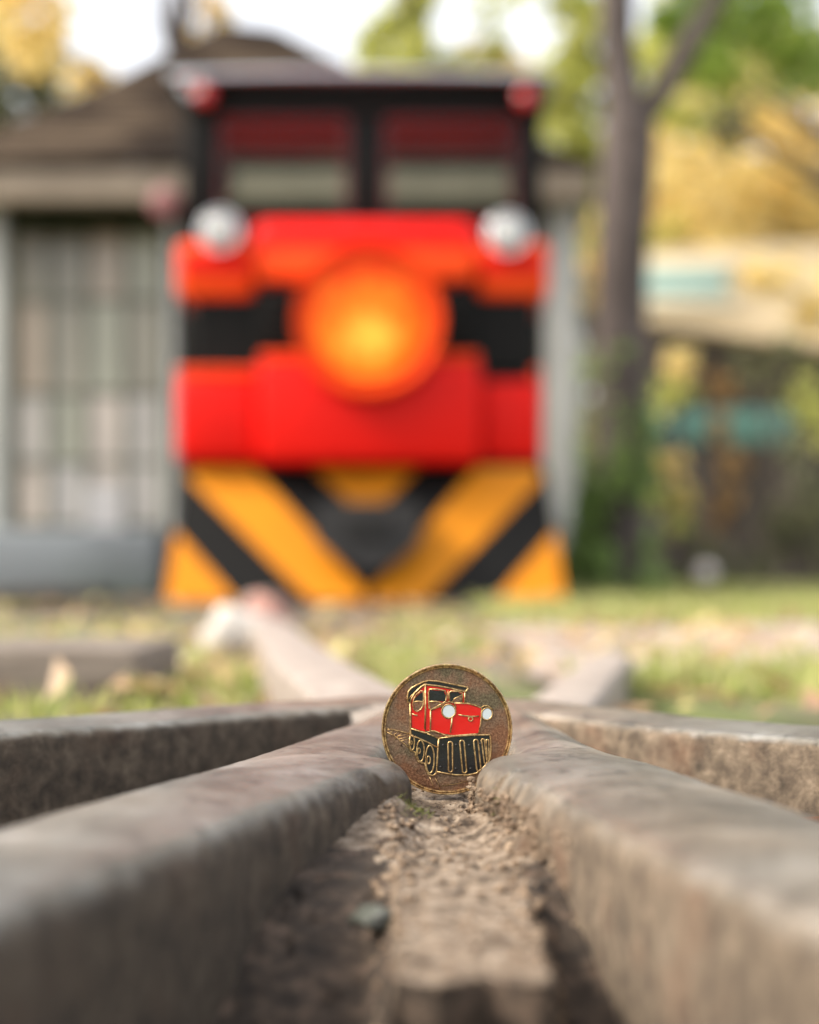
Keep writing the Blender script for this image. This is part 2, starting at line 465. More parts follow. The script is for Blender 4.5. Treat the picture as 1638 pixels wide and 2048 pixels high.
M['leaf_green'] = leafy('green_leaves', [(0.22, 0.36, 0.05), (0.42, 0.54, 0.10), (0.16, 0.27, 0.05)], 0.5)
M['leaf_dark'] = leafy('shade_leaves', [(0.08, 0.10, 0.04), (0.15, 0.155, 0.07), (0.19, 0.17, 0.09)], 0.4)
M['leaf_grey'] = leafy('grey_green_leaves', [(0.15, 0.18, 0.11), (0.24, 0.25, 0.15), (0.31, 0.30, 0.18)], 0.5)
M['leaf_brown'] = leafy('brown_leaves', [(0.30, 0.17, 0.06), (0.45, 0.26, 0.08), (0.20, 0.13, 0.08), (0.52, 0.34, 0.12)], 0.45)
M['leaf_ivy'] = leafy('ivy_leaves', [(0.20, 0.32, 0.08), (0.30, 0.42, 0.12), (0.24, 0.33, 0.11)], 0.4)
M['grass'] = leafy('grass_blades', [(0.26, 0.32, 0.07), (0.42, 0.45, 0.14), (0.52, 0.49, 0.22), (0.19, 0.25, 0.05)], 0.45)
M['litter'] = leafy('leaf_litter', [(0.42, 0.26, 0.15), (0.54, 0.44, 0.18), (0.32, 0.17, 0.10), (0.52, 0.42, 0.29), (0.44, 0.25, 0.14), (0.50, 0.49, 0.19)], 0.25)
M['dryleaf'] = plain('dry_brown_leaf', (0.36, 0.16, 0.07), 0.7, vary=0.3, vscale=80)
M['moss'] = leafy('moss', [(0.10, 0.12, 0.02), (0.24, 0.25, 0.06), (0.05, 0.07, 0.015)], 0.3)

# ------------------------------------------------------------------ ground
def axis_steps(lo, hi, fine_lo, fine_hi, fine, grow=1.35):
    xs = []
    x = fine_lo
    while x < fine_hi:
        xs.append(x); x += fine
    st = fine; x = fine_hi
    while x < hi:
        xs.append(x); st *= grow; x += st
    xs.append(hi)
    st = fine; x = fine_lo
    pre = []
    while x > lo:
        st *= grow; x -= st
        pre.append(max(x, lo))
    return sorted(set(pre + xs))

def ground_z(x, y):
    # low pit around the frog, level lawn beyond
    t = min(1.0, max(0.0, (math.hypot(x, y - 0.3) - 0.36) / 0.4))
    t = t * t * (3 - 2 * t)
    z = -0.085 * (1 - t)
    n = noise.fractal(Vector((x * 3.1, y * 3.1, 0)), 1.0, 2.0, 4) * 0.008
    return z + n * (0.4 + 0.6 * t) - 0.006

mb = MB()
xs = axis_steps(-150, 150, -1.6, 1.6, 0.04)
ys = axis_steps(-40, 300, 0.0, 6.0, 0.06)
nx = len(xs)
for y in ys:
    for x in xs:
        mb.v.append((x, y, ground_z(x, y)))
for j in range(len(ys) - 1):
    for i in range(nx - 1):
        a = j * nx + i
        mb.f.append((a, a + 1, a + nx + 1, a + nx))
tag(link('ground', mb, M['soil'], smooth='all'), kind='structure')

def strip(name, poly, z, mat, n=30):
    """a sheet on the ground: poly = list of (left, right) xy pairs"""
    m_ = MB()
    L_ = catmull([(*a, 0) for a, b in poly], n); R_ = catmull([(*b, 0) for a, b in poly], n)
    k = 12
    for a, b in zip(L_, R_):
        for i in range(k + 1):
            p = a.lerp(b, i / k)
            e = 0.02 * noise.noise(Vector((p.x * 6, p.y * 6, 3)))
            m_.v.append((p.x + e, p.y + e, ground_z(p.x, p.y) + z))
    for j in range(n - 1):
        for i in range(k):
            a = j * (k + 1) + i
            m_.f.append((a, a + 1, a + k + 2, a + k + 1))
    return tag(link(name, m_, mat, smooth='all'), kind='structure')

strip('path', [((0.10, 1.30), (0.10, 2.7)), ((0.5, 1.5), (0.5, 2.75)), ((1.5, 1.7), (1.5, 2.9)), ((6, 1.8), (6, 3.2))], 0.009, M['path'])
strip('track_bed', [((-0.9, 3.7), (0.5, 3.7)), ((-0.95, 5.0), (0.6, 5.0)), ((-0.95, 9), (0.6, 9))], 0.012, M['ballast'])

# ------------------------------------------------------------------ rail crossing (frog) with the coin's groove
crossing = thing('rail_crossing', (0.01, 0.43, -0.03), 'worn steel rail crossing with four converging rails, nearest the camera', 'rail crossing')

def sweep(left, right, ztop, zbot, rl, rr, n, nprof=7, side_seg=14, top_seg=16, disp=None):
    """solid rail between a left and a right edge polyline (xy), rounded upper shoulders"""
    L_ = catmull([(a[0], a[1], 0) for a in left], n)
    R_ = catmull([(a[0], a[1], 0) for a in right], n)
    m_ = MB(); rows = []
    for a, b in zip(L_, R_):
        d = (b - a); w = d.length; d.normalize()
        row = []
        for k in range(side_seg):
            t = k / side_seg
            row.append((a + d * 0.0, zbot + (ztop - rl - zbot) * t, -1))
        for k in range(nprof + 1):
            q = PI / 2 * k / nprof
            row.append((a + d * (rl - rl * math.cos(q)), ztop - rl + rl * math.sin(q), 0))
        for k in range(1, top_seg):
            t = k / top_seg
            crown = 0.0012 * (1 - (2 * t - 1) ** 2)
            row.append((a + d * (rl + (w - rl - rr) * t), ztop + crown, 0))
        for k in range(nprof + 1):
            q = PI / 2 * (1 - k / nprof)
            row.append((b - d * (rr - rr * math.cos(q)), ztop - rr + rr * math.sin(q), 0))
        for k in range(side_seg):
            t = 1 - (k + 1) / side_seg
            row.append((b - d * 0.0, zbot + (ztop - rr - zbot) * t, 1))
        rows.append([Vector((p.x, p.y, z)) for p, z, s_ in row])
    k = len(rows[0])
    for r in rows:
        for p in r:
            if disp:
                p2 = p + disp(p)
                m_.v.append(tuple(p2))
            else:
                m_.v.append(tuple(p))
    for j in range(len(rows) - 1):
        for i in range(k - 1):
            a = j * k + i
            m_.f.append((a, a + 1, a + k + 1, a + k))
    m_.f.append(tuple(range(k)))
    o = (len(rows) - 1) * k
    m_.f.append(tuple(range(o, o + k))[::-1])
    return m_

def wear(seed, side_amp=0.0011, top_amp=0.0005):
    def f(p):
        q = p * 30 + Vector((seed, 0, 0)); q2 = p * 260 + Vector((0, seed, 0)); q3 = p * 18 + Vector((seed, seed, 0))
        low = max(0.0, min(1.0, (0.036 - p.z) / 0.012))
        a = top_amp + (side_amp - top_amp) * low * .7
        v = noise.noise_vector(q) * a + noise.noise_vector(q2) * a * 0.35 + noise.noise_vector(q3) * 0.0006
        v.z *= 0.55
        return v
    return f

def crumbly(seed):
    w = wear(seed)
    def f(p):
        v = w(p)
        # earth caked on the wall near the throat
        near = math.exp(-((p.y - 0.375) / 0.035) ** 2) * max(0.0, min(1.0, (0.034 - p.z) / 0.008))
        if p.x < 0.05:
            n = noise.fractal(p * 120 + Vector((3, seed, 1)), 0.9, 2.1, 5)
            v += Vector((-1, -0.3, 0.15)) * (0.0016 + 0.0046 * n) * near
            v += noise.noise_vector(p * 420) * 0.0009 * near
        return v
    return f

ZT = 0.0375
railA = link('rail', sweep(
    [(-.150, .02), (-.0945, .214), (-.0735, .306), (-.0463, .4066), (-.0225, .505), (-.0066, .581), (0.006, .640)],
    [(-.104, .02), (-.0562, .214), (-.0330, .306), (-.0105, .386), (-.0042, .399), (-.0002, .409), (-.0006, .4185), (-.0062, .4262), (-.0060, .438), (-.0040, .46), (.000, .50), (.010, .640)],
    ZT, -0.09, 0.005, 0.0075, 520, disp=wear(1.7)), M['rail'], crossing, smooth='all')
tag(railA, label='left near rail with a heavily rounded inner edge')
railB = link('rail', sweep(
    [(.096, .02), (.0513, .214), (.0360, .300), (.0238, .383), (.0196, .396), (.0170, .407), (.0172, .4175), (.0258, .4262), (.0264, .442), (.0264, .50), (.026, .640)],
    [(.146, .02), (.0945, .214), (.0758, .316), (.0616, .396), (.0508, .4376), (.0455, .50), (.034, .640)],
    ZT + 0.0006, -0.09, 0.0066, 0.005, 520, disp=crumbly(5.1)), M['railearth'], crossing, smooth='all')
tag(railB, label='right near rail with earth caked on its inner wall')

def offset_pair(pts, w):
    P = [Vector((a[0], a[1], 0)) for a in pts]
    L_, R_ = [], []
    for i, p in enumerate(P):
        t = (P[min(i + 1, len(P) - 1)] - P[max(i - 1, 0)]).normalized()
        nrm = Vector((-t.y, t.x, 0))
        k = w / 2
        L_.append((p + nrm * k)); R_.append((p - nrm * k))
    return [(a.x, a.y) for a in L_], [(a.x, a.y) for a in R_]

def rail_run(pts, w, z, n, seed, label, mat='rail'):
    l, r = offset_pair(pts, w)
    o = link('rail', sweep(l, r, z, -0.09, 0.004, 0.004, n, 5, 8, 8, disp=wear(seed)), M[mat], crossing, smooth='all')
    return tag(o, label=label)

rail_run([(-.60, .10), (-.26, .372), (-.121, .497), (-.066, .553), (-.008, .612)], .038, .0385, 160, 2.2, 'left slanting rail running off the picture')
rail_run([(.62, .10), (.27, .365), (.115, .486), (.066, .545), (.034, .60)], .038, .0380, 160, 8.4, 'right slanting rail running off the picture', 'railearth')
rail_run([(-.004, .575), (-.026, .72), (-.072, 1.09), (-.141, 1.73), (-.262, 2.9), (-.383, 4.3), (-.383, 5.6), (-.383, 9)], .040, .0365, 220, 4.4, 'left far rail leading to the locomotive', 'raildust')
rail_run([(.036, .58), (.0586, .72), (.0984, .96), (.137, 1.19), (.150, 1.27)], .032, .0250, 160, 6.6, 'right far rail sinking into the dusty path', 'raildust')
rail_run([(.117, 5.2), (.117, 6.5), (.117, 9)], .040, .0360, 12, 3.6, 'rail under the right wheels of the locomotive', 'raildust')

# groove filling: one lumpy heightfield between the near rails
def groove_z(x, y):
    keys = [(0.10, .019), (0.253, .0208), (0.33, .0209), (0.372, .0216), (0.392, .0236), (0.4005, .0258), (0.410, .0232), (0.424, .0252), (0.440, .0268), (0.52, .0272), (0.70, .028)]
    for (y0, z0), (y1, z1) in zip(keys, keys[1:]):
        if y <= y1:
            t = max(0.0, (y - y0) / (y1 - y0)); t = t * t * (3 - 2 * t)
            z = z0 + (z1 - z0) * t; break
    else:
        z = keys[-1][1]
    c = 0.0098
    d = abs(x - c + 0.0012 * noise.noise(Vector((y * 60, 0, 2))))
    # hollow in the middle near the throat, banked against the walls
    bank = math.exp(-((y - 0.392) / 0.035) ** 2)
    z += bank * 0.0050 * min(1.0, max(0.0, (d - 0.004) / 0.009)) ** 1.6 * (1.0 if x < c else 1.25)
    # beside the filling strip the rail foot lies in a dark pit; the edge is broken
    edge = 0.0122 + 0.0014 * noise.noise(Vector((y * 110, 4, 0)))
    depth = max(0.0, min(1.0, ((0.345 if x < c else 0.340) - y) / 0.10)) ** 1.3
    if d > edge:
        z -= depth * 0.05 * min(1.0, (d - edge) / 0.006) ** 0.8
    z += noise.fractal(Vector((x * 170, y * 170, 1)), 0.9, 2.1, 5) * 0.00034
    z += noise.fractal(Vector((x * 700, y * 700, 7)), 0.8, 2.1, 3) * 0.00030
    h = noise.noise(Vector((x * 240, y * 240, 5)))
    if h > 0.28:
        z -= min(0.0012, (h - 0.28) * 0.005) if h > .36 else 0
    return z

mb = MB()
NXG = 180
gy = [0.2585 + 0.0009 * j for j in range(400)]
def half_width(y):
    return 0.019 + 0.041 * max(0.0, min(1.0, (0.42 - y) / 0.166))
for j, y in enumerate(gy):
    for i in range(NXG):
        x = 0.0098 + half_width(y) * (2 * i / (NXG - 1) - 1)
        yy = y + (0.003 * noise.noise(Vector((x * 130, 0, 9))) if j < 6 else 0)
        mb.v.append((x, yy, groove_z(x, y)))
nx = NXG
gx = [0.0098 + half_width(gy[0]) * (2 * i / (NXG - 1) - 1) for i in range(NXG)]
for j in range(len(gy) - 1):
    for i in range(nx - 1):
        a = j * nx + i
        mb.f.append((a, a + 1, a + nx + 1, a + nx))
# broken front face of the filling, going down into the pit
o = len(mb.v)
for k in range(1, 7):
    for x in gx:
        z0 = groove_z(x, gy[0])
        t = k / 6
        mb.v.append((x, gy[0] + 0.014 * t + 0.004 * noise.noise(Vector((x * 130, t * 3, 9))), z0 * (1 - t) - 0.05 * t))
for i in range(nx - 1):
    mb.f.append((i + 1, i, o + i, o + i + 1))
for k in range(5):
    for i in range(nx - 1):
        a = o + k * nx + i
        mb.f.append((a + 1, a, a + nx, a + nx + 1))
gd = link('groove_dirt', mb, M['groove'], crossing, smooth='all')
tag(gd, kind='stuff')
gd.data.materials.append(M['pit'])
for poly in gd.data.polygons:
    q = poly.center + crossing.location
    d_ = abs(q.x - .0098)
    if d_ > .0135 + .002 * noise.noise(Vector((q.y * 90, 8, q.x * 90))) and q.y < .362 + .018 * noise.noise(q * 110) or q.z < .0165:  # pit sides and front face: recess shade put into a darker earth colour
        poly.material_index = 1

mb = MB()
for j in range(60):
    for i in range(90):
        x, y = -0.16 + i * 0.0036, 0.08 + j * 0.006
        mb.v.append((x, y, -0.062 + noise.fractal(Vector((x * 60, y * 60, 2)), 0.9, 2, 5) * 0.006))
for j in range(59):
    for i in range(89):
        a = j * 90 + i
        mb.f.append((a, a + 1, a + 91, a + 90))
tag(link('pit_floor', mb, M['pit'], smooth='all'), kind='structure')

# crumbs of dirt in the groove
def crumb_mesh(mb_, c, r):
    bm = bmesh.new()
    bmesh.ops.create_icosphere(bm, subdivisions=1, radius=r)
    sc_ = (random.uniform(0.7, 1.3), random.uniform(0.7, 1.3), random.uniform(0.5, 0.9))
    for v in bm.verts:
        k = 1 + random.uniform(-0.28, 0.28)
        v.co = Vector((c[0] + v.co.x * sc_[0] * k, c[1] + v.co.y * sc_[1] * k, c[2] + v.co.z * sc_[2] * k))
    mb_.bm(bm)

mb = MB()
for _ in range(1700):
    y = random.uniform(0.256, 0.47)
    side = random.random()
    if side < 0.45:
        x = 0.0098 + random.uniform(-0.0125, 0.0125)
    elif side < 0.72:
        x = 0.0098 + 0.0115 + random.gauss(0, 0.0022)
    else:
        x = 0.0098 - 0.0115 + random.gauss(0, 0.0025)
    if 0.427 < y < 0.436: continue
    r = min(0.0016, 0.00022 * math.exp(random.gauss(0.2, 0.55)))
    crumb_mesh(mb, (x, y, groove_z(x, y) + r * 0.3), r)
def wall_x(y):
    K = [(.30, .0360), (.383, .0238), (.396, .0196), (.407, .0170), (.4175, .0172)]
    for (y0, x0), (y1, x1) in zip(K, K[1:]):
        if y <= y1: return x0 + (x1 - x0) * (y - y0) / (y1 - y0)
    return K[-1][1]
for _ in range(1500):
    y = min(.418, max(.318, random.gauss(.385, .024)))
    z = random.uniform(.012, .0325)
    r = min(0.0013, 0.00022 * math.exp(random.gauss(0.2, 0.6)))
    crumb_mesh(mb, (wall_x(y) - .0012 - random.random() * .0016, y, z), r)
for _ in range(150):
    y = random.uniform(.27, .40)
    x = .0098 + random.choice((-1, 1)) * random.uniform(.011, .017)
    r = random.uniform(.0003, .0012)
    crumb_mesh(mb, (x, y, groove_z(x, y) + r * .3), r)
tag(link('dirt_crumbs', mb, M['crumb']), 'loose dirt crumbs scattered along the rail groove', 'dirt', kind='stuff')

# moss and fine roots on the throat walls
mb = MB(); mb.open = True
def blade(mb_, base, dirv, ln, w):
    d = Vector(dirv).normalized(); s_ = d.orthogonal().normalized() * w
    b = Vector(base)
    bend = Vector((random.uniform(-.4, .4), random.uniform(-.4, .4), random.uniform(-.3, .2))) * ln
    mid = b + d * ln * 0.55 + bend * 0.25; tip = b + d * ln + bend * 0.6
    mb_.add([b - s_, b + s_, mid - s_ * 0.7, mid + s_ * 0.7, tip], [(0, 1, 3, 2), (2, 3, 4)])
for _ in range(900):
    y = random.gauss(0.409, 0.007)
    z = random.uniform(0.0235, 0.0335)
    blade(mb, (0.0195 + 0.002 * random.random(), y, z), (random.uniform(-1.2, -0.2), random.uniform(-1, .3), random.uniform(-.4, .9)), random.uniform(.0006, .0018), .00012)
for _ in range(420):
    y = random.gauss(0.415, 0.008)
    z = random.uniform(0.0225, 0.031)
    blade(mb, (-0.004 - 0.001 * random.random(), y, z), (random.uniform(.2, 1.2), random.uniform(-1, .3), random.uniform(-.6, .8)), random.uniform(.001, .004), .00011)
for _ in range(260):
    x = 0.001 + random.gauss(0, 0.0022); y = random.gauss(0.404, 0.004)
    blade(mb, (x, y, groove_z(x, y)), (random.uniform(-1, 1), random.uniform(-1, .4), random.uniform(.1, .8)), random.uniform(.001, .0032), .00009)
tag(link('moss', mb, M['moss']), 'tiny moss tufts growing on the walls of the groove', 'moss', kind='stuff')

def pebble(name, c, r, mat, label, cat='stone', sq=(1.2, 1, 0.75), seed=0, rough=0.45):
    bm = bmesh.new()
    bmesh.ops.create_icosphere(bm, subdivisions=3, radius=1)
    for v in bm.verts:
        k = 1 + (0.28 + .2 * rough) * noise.noise(v.co * 1.3 + Vector((seed, 0, 0))) + 0.3 * rough * noise.noise(v.co * 3.5 + Vector((0, seed, 0)))
        v.co = Vector((c[0] + v.co.x * r * sq[0] * k, c[1] + v.co.y * r * sq[1] * k, c[2] + v.co.z * r * sq[2] * k))
    m_ = MB(); m_.bm(bm)
    return tag(link(name, m_, mat, origin=c, smooth='all'), label, cat)

pebble('pebble', (-0.0066, .318, .0185), .0030, M['mossstone'], 'small grey stone chip stuck in the dirt at the left edge of the groove', sq=(1.3, 1, .7), seed=4, rough=1.0)

# ------------------------------------------------------------------ souvenir coin
CX, CY, CZ, CR = 0.00943, 0.4300, 0.0436, 0.01654
coin = thing('souvenir_coin', (CX, CY, CZ - CR), 'bronze souvenir coin with red enamel locomotive, standing in the rail groove', 'coin')

def cp(x, y, h):
    """coin artwork coordinates (photo crop, centre 788,815, radius 672) -> world, h = height above the face in mm"""
    return Vector((CX + (x - 788.0) / 672.0 * CR, CY - h * 0.001, CZ + (815.0 - y) / 672.0 * CR))

def coin_metal(name, dark, mid, light, grain, rough, bdist, blot, metal=0.7):
    """stippled metal: fine grains of dark patina and bright wear over broad blotches of colour"""
    m, nt, p = nodes_of(name)
    N, L = nt.nodes, nt.links
    tc = N.new('ShaderNodeTexCoord')
    def nz(sc, det, ro=0.6):
        n = N.new('ShaderNodeTexNoise'); n.inputs['Scale'].default_value = sc; n.inputs['Detail'].default_value = det; n.inputs['Roughness'].default_value = ro
        L.new(tc.outputs['Object'], n.inputs['Vector']); return n.outputs['Fac']
    fine = nz(grain, 4, 0.7)
    rp = N.new('ShaderNodeValToRGB'); e = rp.color_ramp.elements; e.new(0.5)
    for k, (q, c) in enumerate(((0.36, dark), (0.50, mid), (0.66, light))): e[k].position = q; e[k].color = (*c, 1)
    L.new(fine, rp.inputs['Fac'])
    r2 = N.new('ShaderNodeValToRGB'); e = r2.color_ramp.elements; e.new(0.5)
    for k, (q, c) in enumerate(((0.40, blot[0]), (0.50, blot[1]), (0.60, blot[2]))): e[k].position = q; e[k].color = (*c, 1)
    L.new(nz(110, 4, 0.55), r2.inputs['Fac'])
    mx = N.new('ShaderNodeMix'); mx.data_type = 'RGBA'; mx.blend_type = 'MULTIPLY'; mx.inputs['Factor'].default_value = 1.0
    L.new(rp.outputs['Color'], mx.inputs['A']); L.new(r2.outputs['Color'], mx.inputs['B'])
    L.new(mx.outputs['Result'], p.inputs['Base Color'])
    p.inputs['Metallic'].default_value = metal; p.inputs['Roughness'].default_value = rough
    b = N.new('ShaderNodeBump'); b.inputs['Strength'].default_value = 1.0; b.inputs['Distance'].default_value = bdist
    L.new(fine, b.inputs['Height']); L.new(b.outputs['Normal'], p.inputs['Normal'])
    return m
M['bronze'] = coin_metal('aged_bronze', (0.12, 0.077, 0.05), (0.205, 0.137, 0.09), (0.32, 0.23, 0.153), 1900, 0.45, 0.00016,
                         ((1.0, 0.72, 0.58), (0.95, 0.9, 0.85), (0.62, 0.74, 0.66)))
M['gold'] = coin_metal('worn_gold_edge', (0.17, 0.10, 0.045), (0.44, 0.29, 0.13), (0.72, 0.53, 0.26), 1300, 0.36, 0.00008,
                       ((1, .95, .9), (1, 1, 1), (.95, .97, .9)), 0.85)
M['rim'] = coin_metal('worn_gold_rim', (0.13, 0.08, 0.04), (0.36, 0.23, 0.105), (0.66, 0.48, 0.24), 1100, 0.38, 0.00008,
                      ((1, .9, .8), (1, 1, 1), (.85, .9, .8)), 0.85)
def enamel(name, col):
    m, nt, p = nodes_of(name)
    p.inputs['Base Color'].default_value = (*col, 1); p.inputs['Roughness'].default_value = 0.22
    p.inputs['Coat Weight'].default_value = 0.4; p.inputs['Coat Roughness'].default_value = 0.1
    tc = nt.nodes.new('ShaderNodeTexCoord'); nz = nt.nodes.new('ShaderNodeTexNoise'); nz.inputs['Scale'].default_value = 260
    b = nt.nodes.new('ShaderNodeBump'); b.inputs['Strength'].default_value = 0.25; b.inputs['Distance'].default_value = 0.0004
    nt.links.new(tc.outputs['Object'], nz.inputs['Vector']); nt.links.new(nz.outputs['Fac'], b.inputs['Height']); nt.links.new(b.outputs['Normal'], p.inputs['Normal'])
    return m
M['enred'] = enamel('red_enamel', (0.55, 0.002, 0.003))
M['enblack'] = enamel('black_enamel', (0.004, 0.006, 0.009))
M['enwhite'] = enamel('pale_enamel', (0.50, 0.57, 0.60))

mb = MB()
mb.lathe([(0.0, 0.0), (CR * .3, 0.0), (CR * .6, 0.0), (CR * .935, 0.0), (CR * .94, .0006), (CR * .94, .0018), (0.0, .0018)], (CX, CY, CZ), 'Y', 128)
link('face', mb, M['bronze'], coin, smooth=30)
mb = MB()
mb.lathe([(CR * .925, .0002), (CR * .937, -.00035), (CR * .952, -.0004), (CR * .963, -.00022), (CR * .974, -.0005), (CR * .988, -.00052), (CR * .998, -.0002), (CR, .0002), (CR, .0017), (CR * .985, .0022), (CR * .93, .0022), (CR * .925, .0002)], (CX, CY, CZ), 'Y', 160)
link('rim', mb, M['rim'], coin, smooth=50)

def inlay(name, pts, mat, h0=0.0, h1=0.25):
    """enamel field: slightly domed prism"""
    m_ = MB()
    P0 = [cp(x, y, h0 - 0.1) for x, y in pts]; P1 = [cp(x, y, h1) for x, y in pts]
    n = len(pts)
    m_.add(P0 + P1, [tuple(range(n)), tuple(range(n, 2 * n))] + [(i, (i + 1) % n, n + (i + 1) % n, n + i) for i in range(n)])
    return link(name, m_, mat, coin)

def ell(cx, cy, rx, ry, n=28, rot=0.0):
    out = []
    for k in range(n):
        a = 2 * PI * k / n
        x, y = rx * math.cos(a), ry * math.sin(a)
        out.append((cx + x * math.cos(rot) - y * math.sin(rot), cy + x * math.sin(rot) + y * math.cos(rot)))
    return out

inlay('red_enamel', [(425, 552), (432, 500), (460, 462), (566, 366), (566, 838), (520, 826), (428, 792)], M['enred'])
inlay('red_enamel', [(580, 368), (700, 384), (965, 432), (962, 545), (850, 540), (700, 590), (625, 620), (618, 822), (590, 830), (572, 830)], M['enred'])
inlay('red_enamel', [(626, 622), (720, 580), (850, 546), (1000, 556), (1138, 598), (1130, 740), (1112, 858), (960, 866), (850, 872), (720, 850), (620, 818)], M['enred'])
inlay('black_enamel', [(448, 522), (470, 485), (505, 450), (540, 430), (546, 522)], M['enblack'], h1=.30)
inlay('black_enamel', [(612, 410), (755, 422), (778, 470), (772, 535), (700, 522), (606, 520)], M['enblack'], h1=.30)
inlay('black_enamel', [(818, 432), (900, 432), (940, 455), (880, 488), (840, 530), (820, 528)], M['enblack'], h1=.30)
inlay('bronze_window', [(448, 540), (500, 530), (546, 540), (540, 590), (480, 622), (458, 605)], M['bronze'], h1=.31)
inlay('bronze_window', [(608, 536), (680, 536), (742, 548), (690, 575), (622, 604)], M['bronze'], h1=.31)
inlay('bronze_window', [(850, 536), (880, 500), (938, 468), (944, 540)], M['bronze'], h1=.31)
inlay('black_enamel', [(572, 338), (600, 322), (700, 330), (1000, 384), (985, 408), (800, 374), (588, 350)], M['enblack'])
inlay('black_enamel', [(388, 520), (398, 440), (420, 405), (470, 378), (560, 338), (572, 348), (500, 402), (440, 470), (408, 530)], M['enblack'])
inlay('black_enamel', [(428, 816), (560, 852), (695, 910), (690, 985), (560, 925), (432, 858)], M['enblack'])
inlay('black_enamel', [(708, 912), (860, 888), (1060, 876), (1222, 872), (1232, 1000), (1222, 1110), (1180, 1180), (1080, 1262), (900, 1272), (686, 1246), (690, 1060)], M['enblack'])
inlay('black_enamel', [(415, 880), (690, 1000), (672, 1260), (640, 1290), (590, 1262), (560, 1160), (500, 1140), (462, 1050), (415, 1030)], M['enblack'], h1=.18)
inlay('white_enamel', ell(806, 628, 62, 62), M['enwhite'], h1=.36)
inlay('white_enamel', ell(1198, 655, 46, 55, rot=.25), M['enwhite'], h1=.36)

mb = MB()
KW = CR / 672.0
def ridge(pts, w=8.5, closed=False, h=.24):
    mb.tube([cp(x, y, h) for x, y in pts], w * KW, 7, closed)
# roof
ridge([(408, 545), (384, 528), (384, 470), (396, 425), (425, 390), (470, 366), (545, 330), (600, 314), (700, 322), (1000, 382), (1006, 396), (985, 424), (962, 428), (800, 388), (690, 368), (580, 356), (566, 352), (520, 382), (460, 440), (425, 500), (412, 545)], 9, True)
ridge([(392, 510), (420, 475), (500, 396), (560, 340)], 6)
# cab
ridge([(412, 545), (414, 700), (416, 860), (412, 880)], 9)
ridge([(568, 356), (568, 600), (562, 812)], 9)
ridge([(470, 466), (520, 420), (545, 420), (550, 470), (546, 570), (520, 610), (480, 632), (450, 610), (438, 560), (448, 505)], 8, True)
ridge([(450, 532), (500, 526), (546, 532)], 8)
ridge([(610, 402), (690, 402), (770, 418), (784, 455), (778, 528), (742, 548), (690, 578), (626, 612), (606, 598), (600, 520), (602, 430)], 8, True)
ridge([(604, 530), (680, 528), (742, 546)], 8)
ridge([(818, 540), (810, 440), (830, 422), (900, 424), (945, 442), (944, 540)], 8)
ridge([(800, 416), (798, 540)], 5)
ridge([(972, 430), (968, 545)], 8)
ridge([(840, 538), (872, 496), (940, 462)], 7)
ridge([(435, 655), (460, 668), (486, 670)], 8)
# bonnet
ridge([(622, 612), (620, 740), (618, 830)], 9)
ridge([(626, 618), (700, 585), (735, 572)], 8)
ridge([(862, 546), (1000, 548), (1080, 568), (1142, 596), (1142, 660), (1132, 760), (1112, 862)], 8)
ridge([(842, 680), (834, 760), (822, 846)], 9)
ridge([(905, 664), (960, 674), (1040, 682), (1115, 678)], 8)
ridge(ell(1030, 708, 22, 22, 14), 7, True)
ridge(ell(806, 628, 70, 70), 9, True)
ridge([(728, 595), (760, 548), (810, 532), (860, 545), (880, 590)], 8)
ridge(ell(1198, 655, 54, 62, rot=.25), 8, True)
ridge([(1142, 590), (1170, 572), (1210, 575), (1258, 612)], 8)
# frame and skirt
ridge([(416, 804), (500, 832), (575, 852), (620, 830), (660, 832), (780, 878), (862, 880), (1000, 868), (1112, 860)], 9)
ridge([(575, 852), (640, 878), (706, 908)], 8)
ridge([(706, 908), (862, 884), (1060, 872), (1222, 868), (1232, 890), (1238, 1000), (1232, 1110), (1200, 1165), (1150, 1215), (1090, 1262), (1000, 1282), (880, 1280), (760, 1262), (684, 1246)], 9)
ridge([(706, 908), (696, 1000), (690, 1120), (684, 1230), (676, 1268), (640, 1288), (596, 1272), (572, 1215), (560, 1160), (520, 1158), (490, 1140), (468, 1085), (462, 1048), (412, 1030), (404, 960), (412, 880)], 9)
ridge([(412, 872), (500, 905), (600, 950), (690, 1000)], 8)
ridge(ell(614, 1120, 44, 142), 8, True)
ridge(ell(600, 1128, 18, 40, 18), 7, True)
ridge(ell(518, 1035, 38, 108), 8, True)
ridge(ell(502, 1035, 14, 30, 14), 6, True)
ridge(ell(432, 950, 24, 78), 8, True)
ridge(ell(424, 950, 8, 22, 10), 5, True)
# slots of the plough
def slot(x0, y0, x1, y1, w):
    d = Vector((x1 - x0, y1 - y0)).normalized(); n_ = Vector((-d.y, d.x))
    pts = []
    for k in range(7):
        a = PI * k / 6
        pts.append((x0 + (n_.x * math.cos(a) - d.x * math.sin(a)) * w, y0 + (n_.y * math.cos(a) - d.y * math.sin(a)) * w))
    for k in range(7):
        a = PI * k / 6
        pts.append((x1 + (-n_.x * math.cos(a) + d.x * math.sin(a)) * w, y1 + (-n_.y * math.cos(a) + d.y * math.sin(a)) * w))
    ridge(pts, 8.5, True, .28)
slot(822, 962, 826, 1228, 22)
slot(942, 948, 968, 1238, 22)
slot(1084, 940, 1114, 1216, 22)
slot(1156, 925, 1184, 1150, 14)
slot(1202, 930, 1210, 1130, 12)
link('outline', mb, M['gold'], coin, smooth='all')

for x, y in [(750, 975), (882, 972), (1015, 975), (1130, 960), (722, 1198), (878, 1215), (1030, 1215)]:
    m_ = MB(); c = cp(x, y, .27); m_.ball(c, .00032, 1, .9, 1)
    link('rivet', m_, M['steel'], coin, smooth='all')

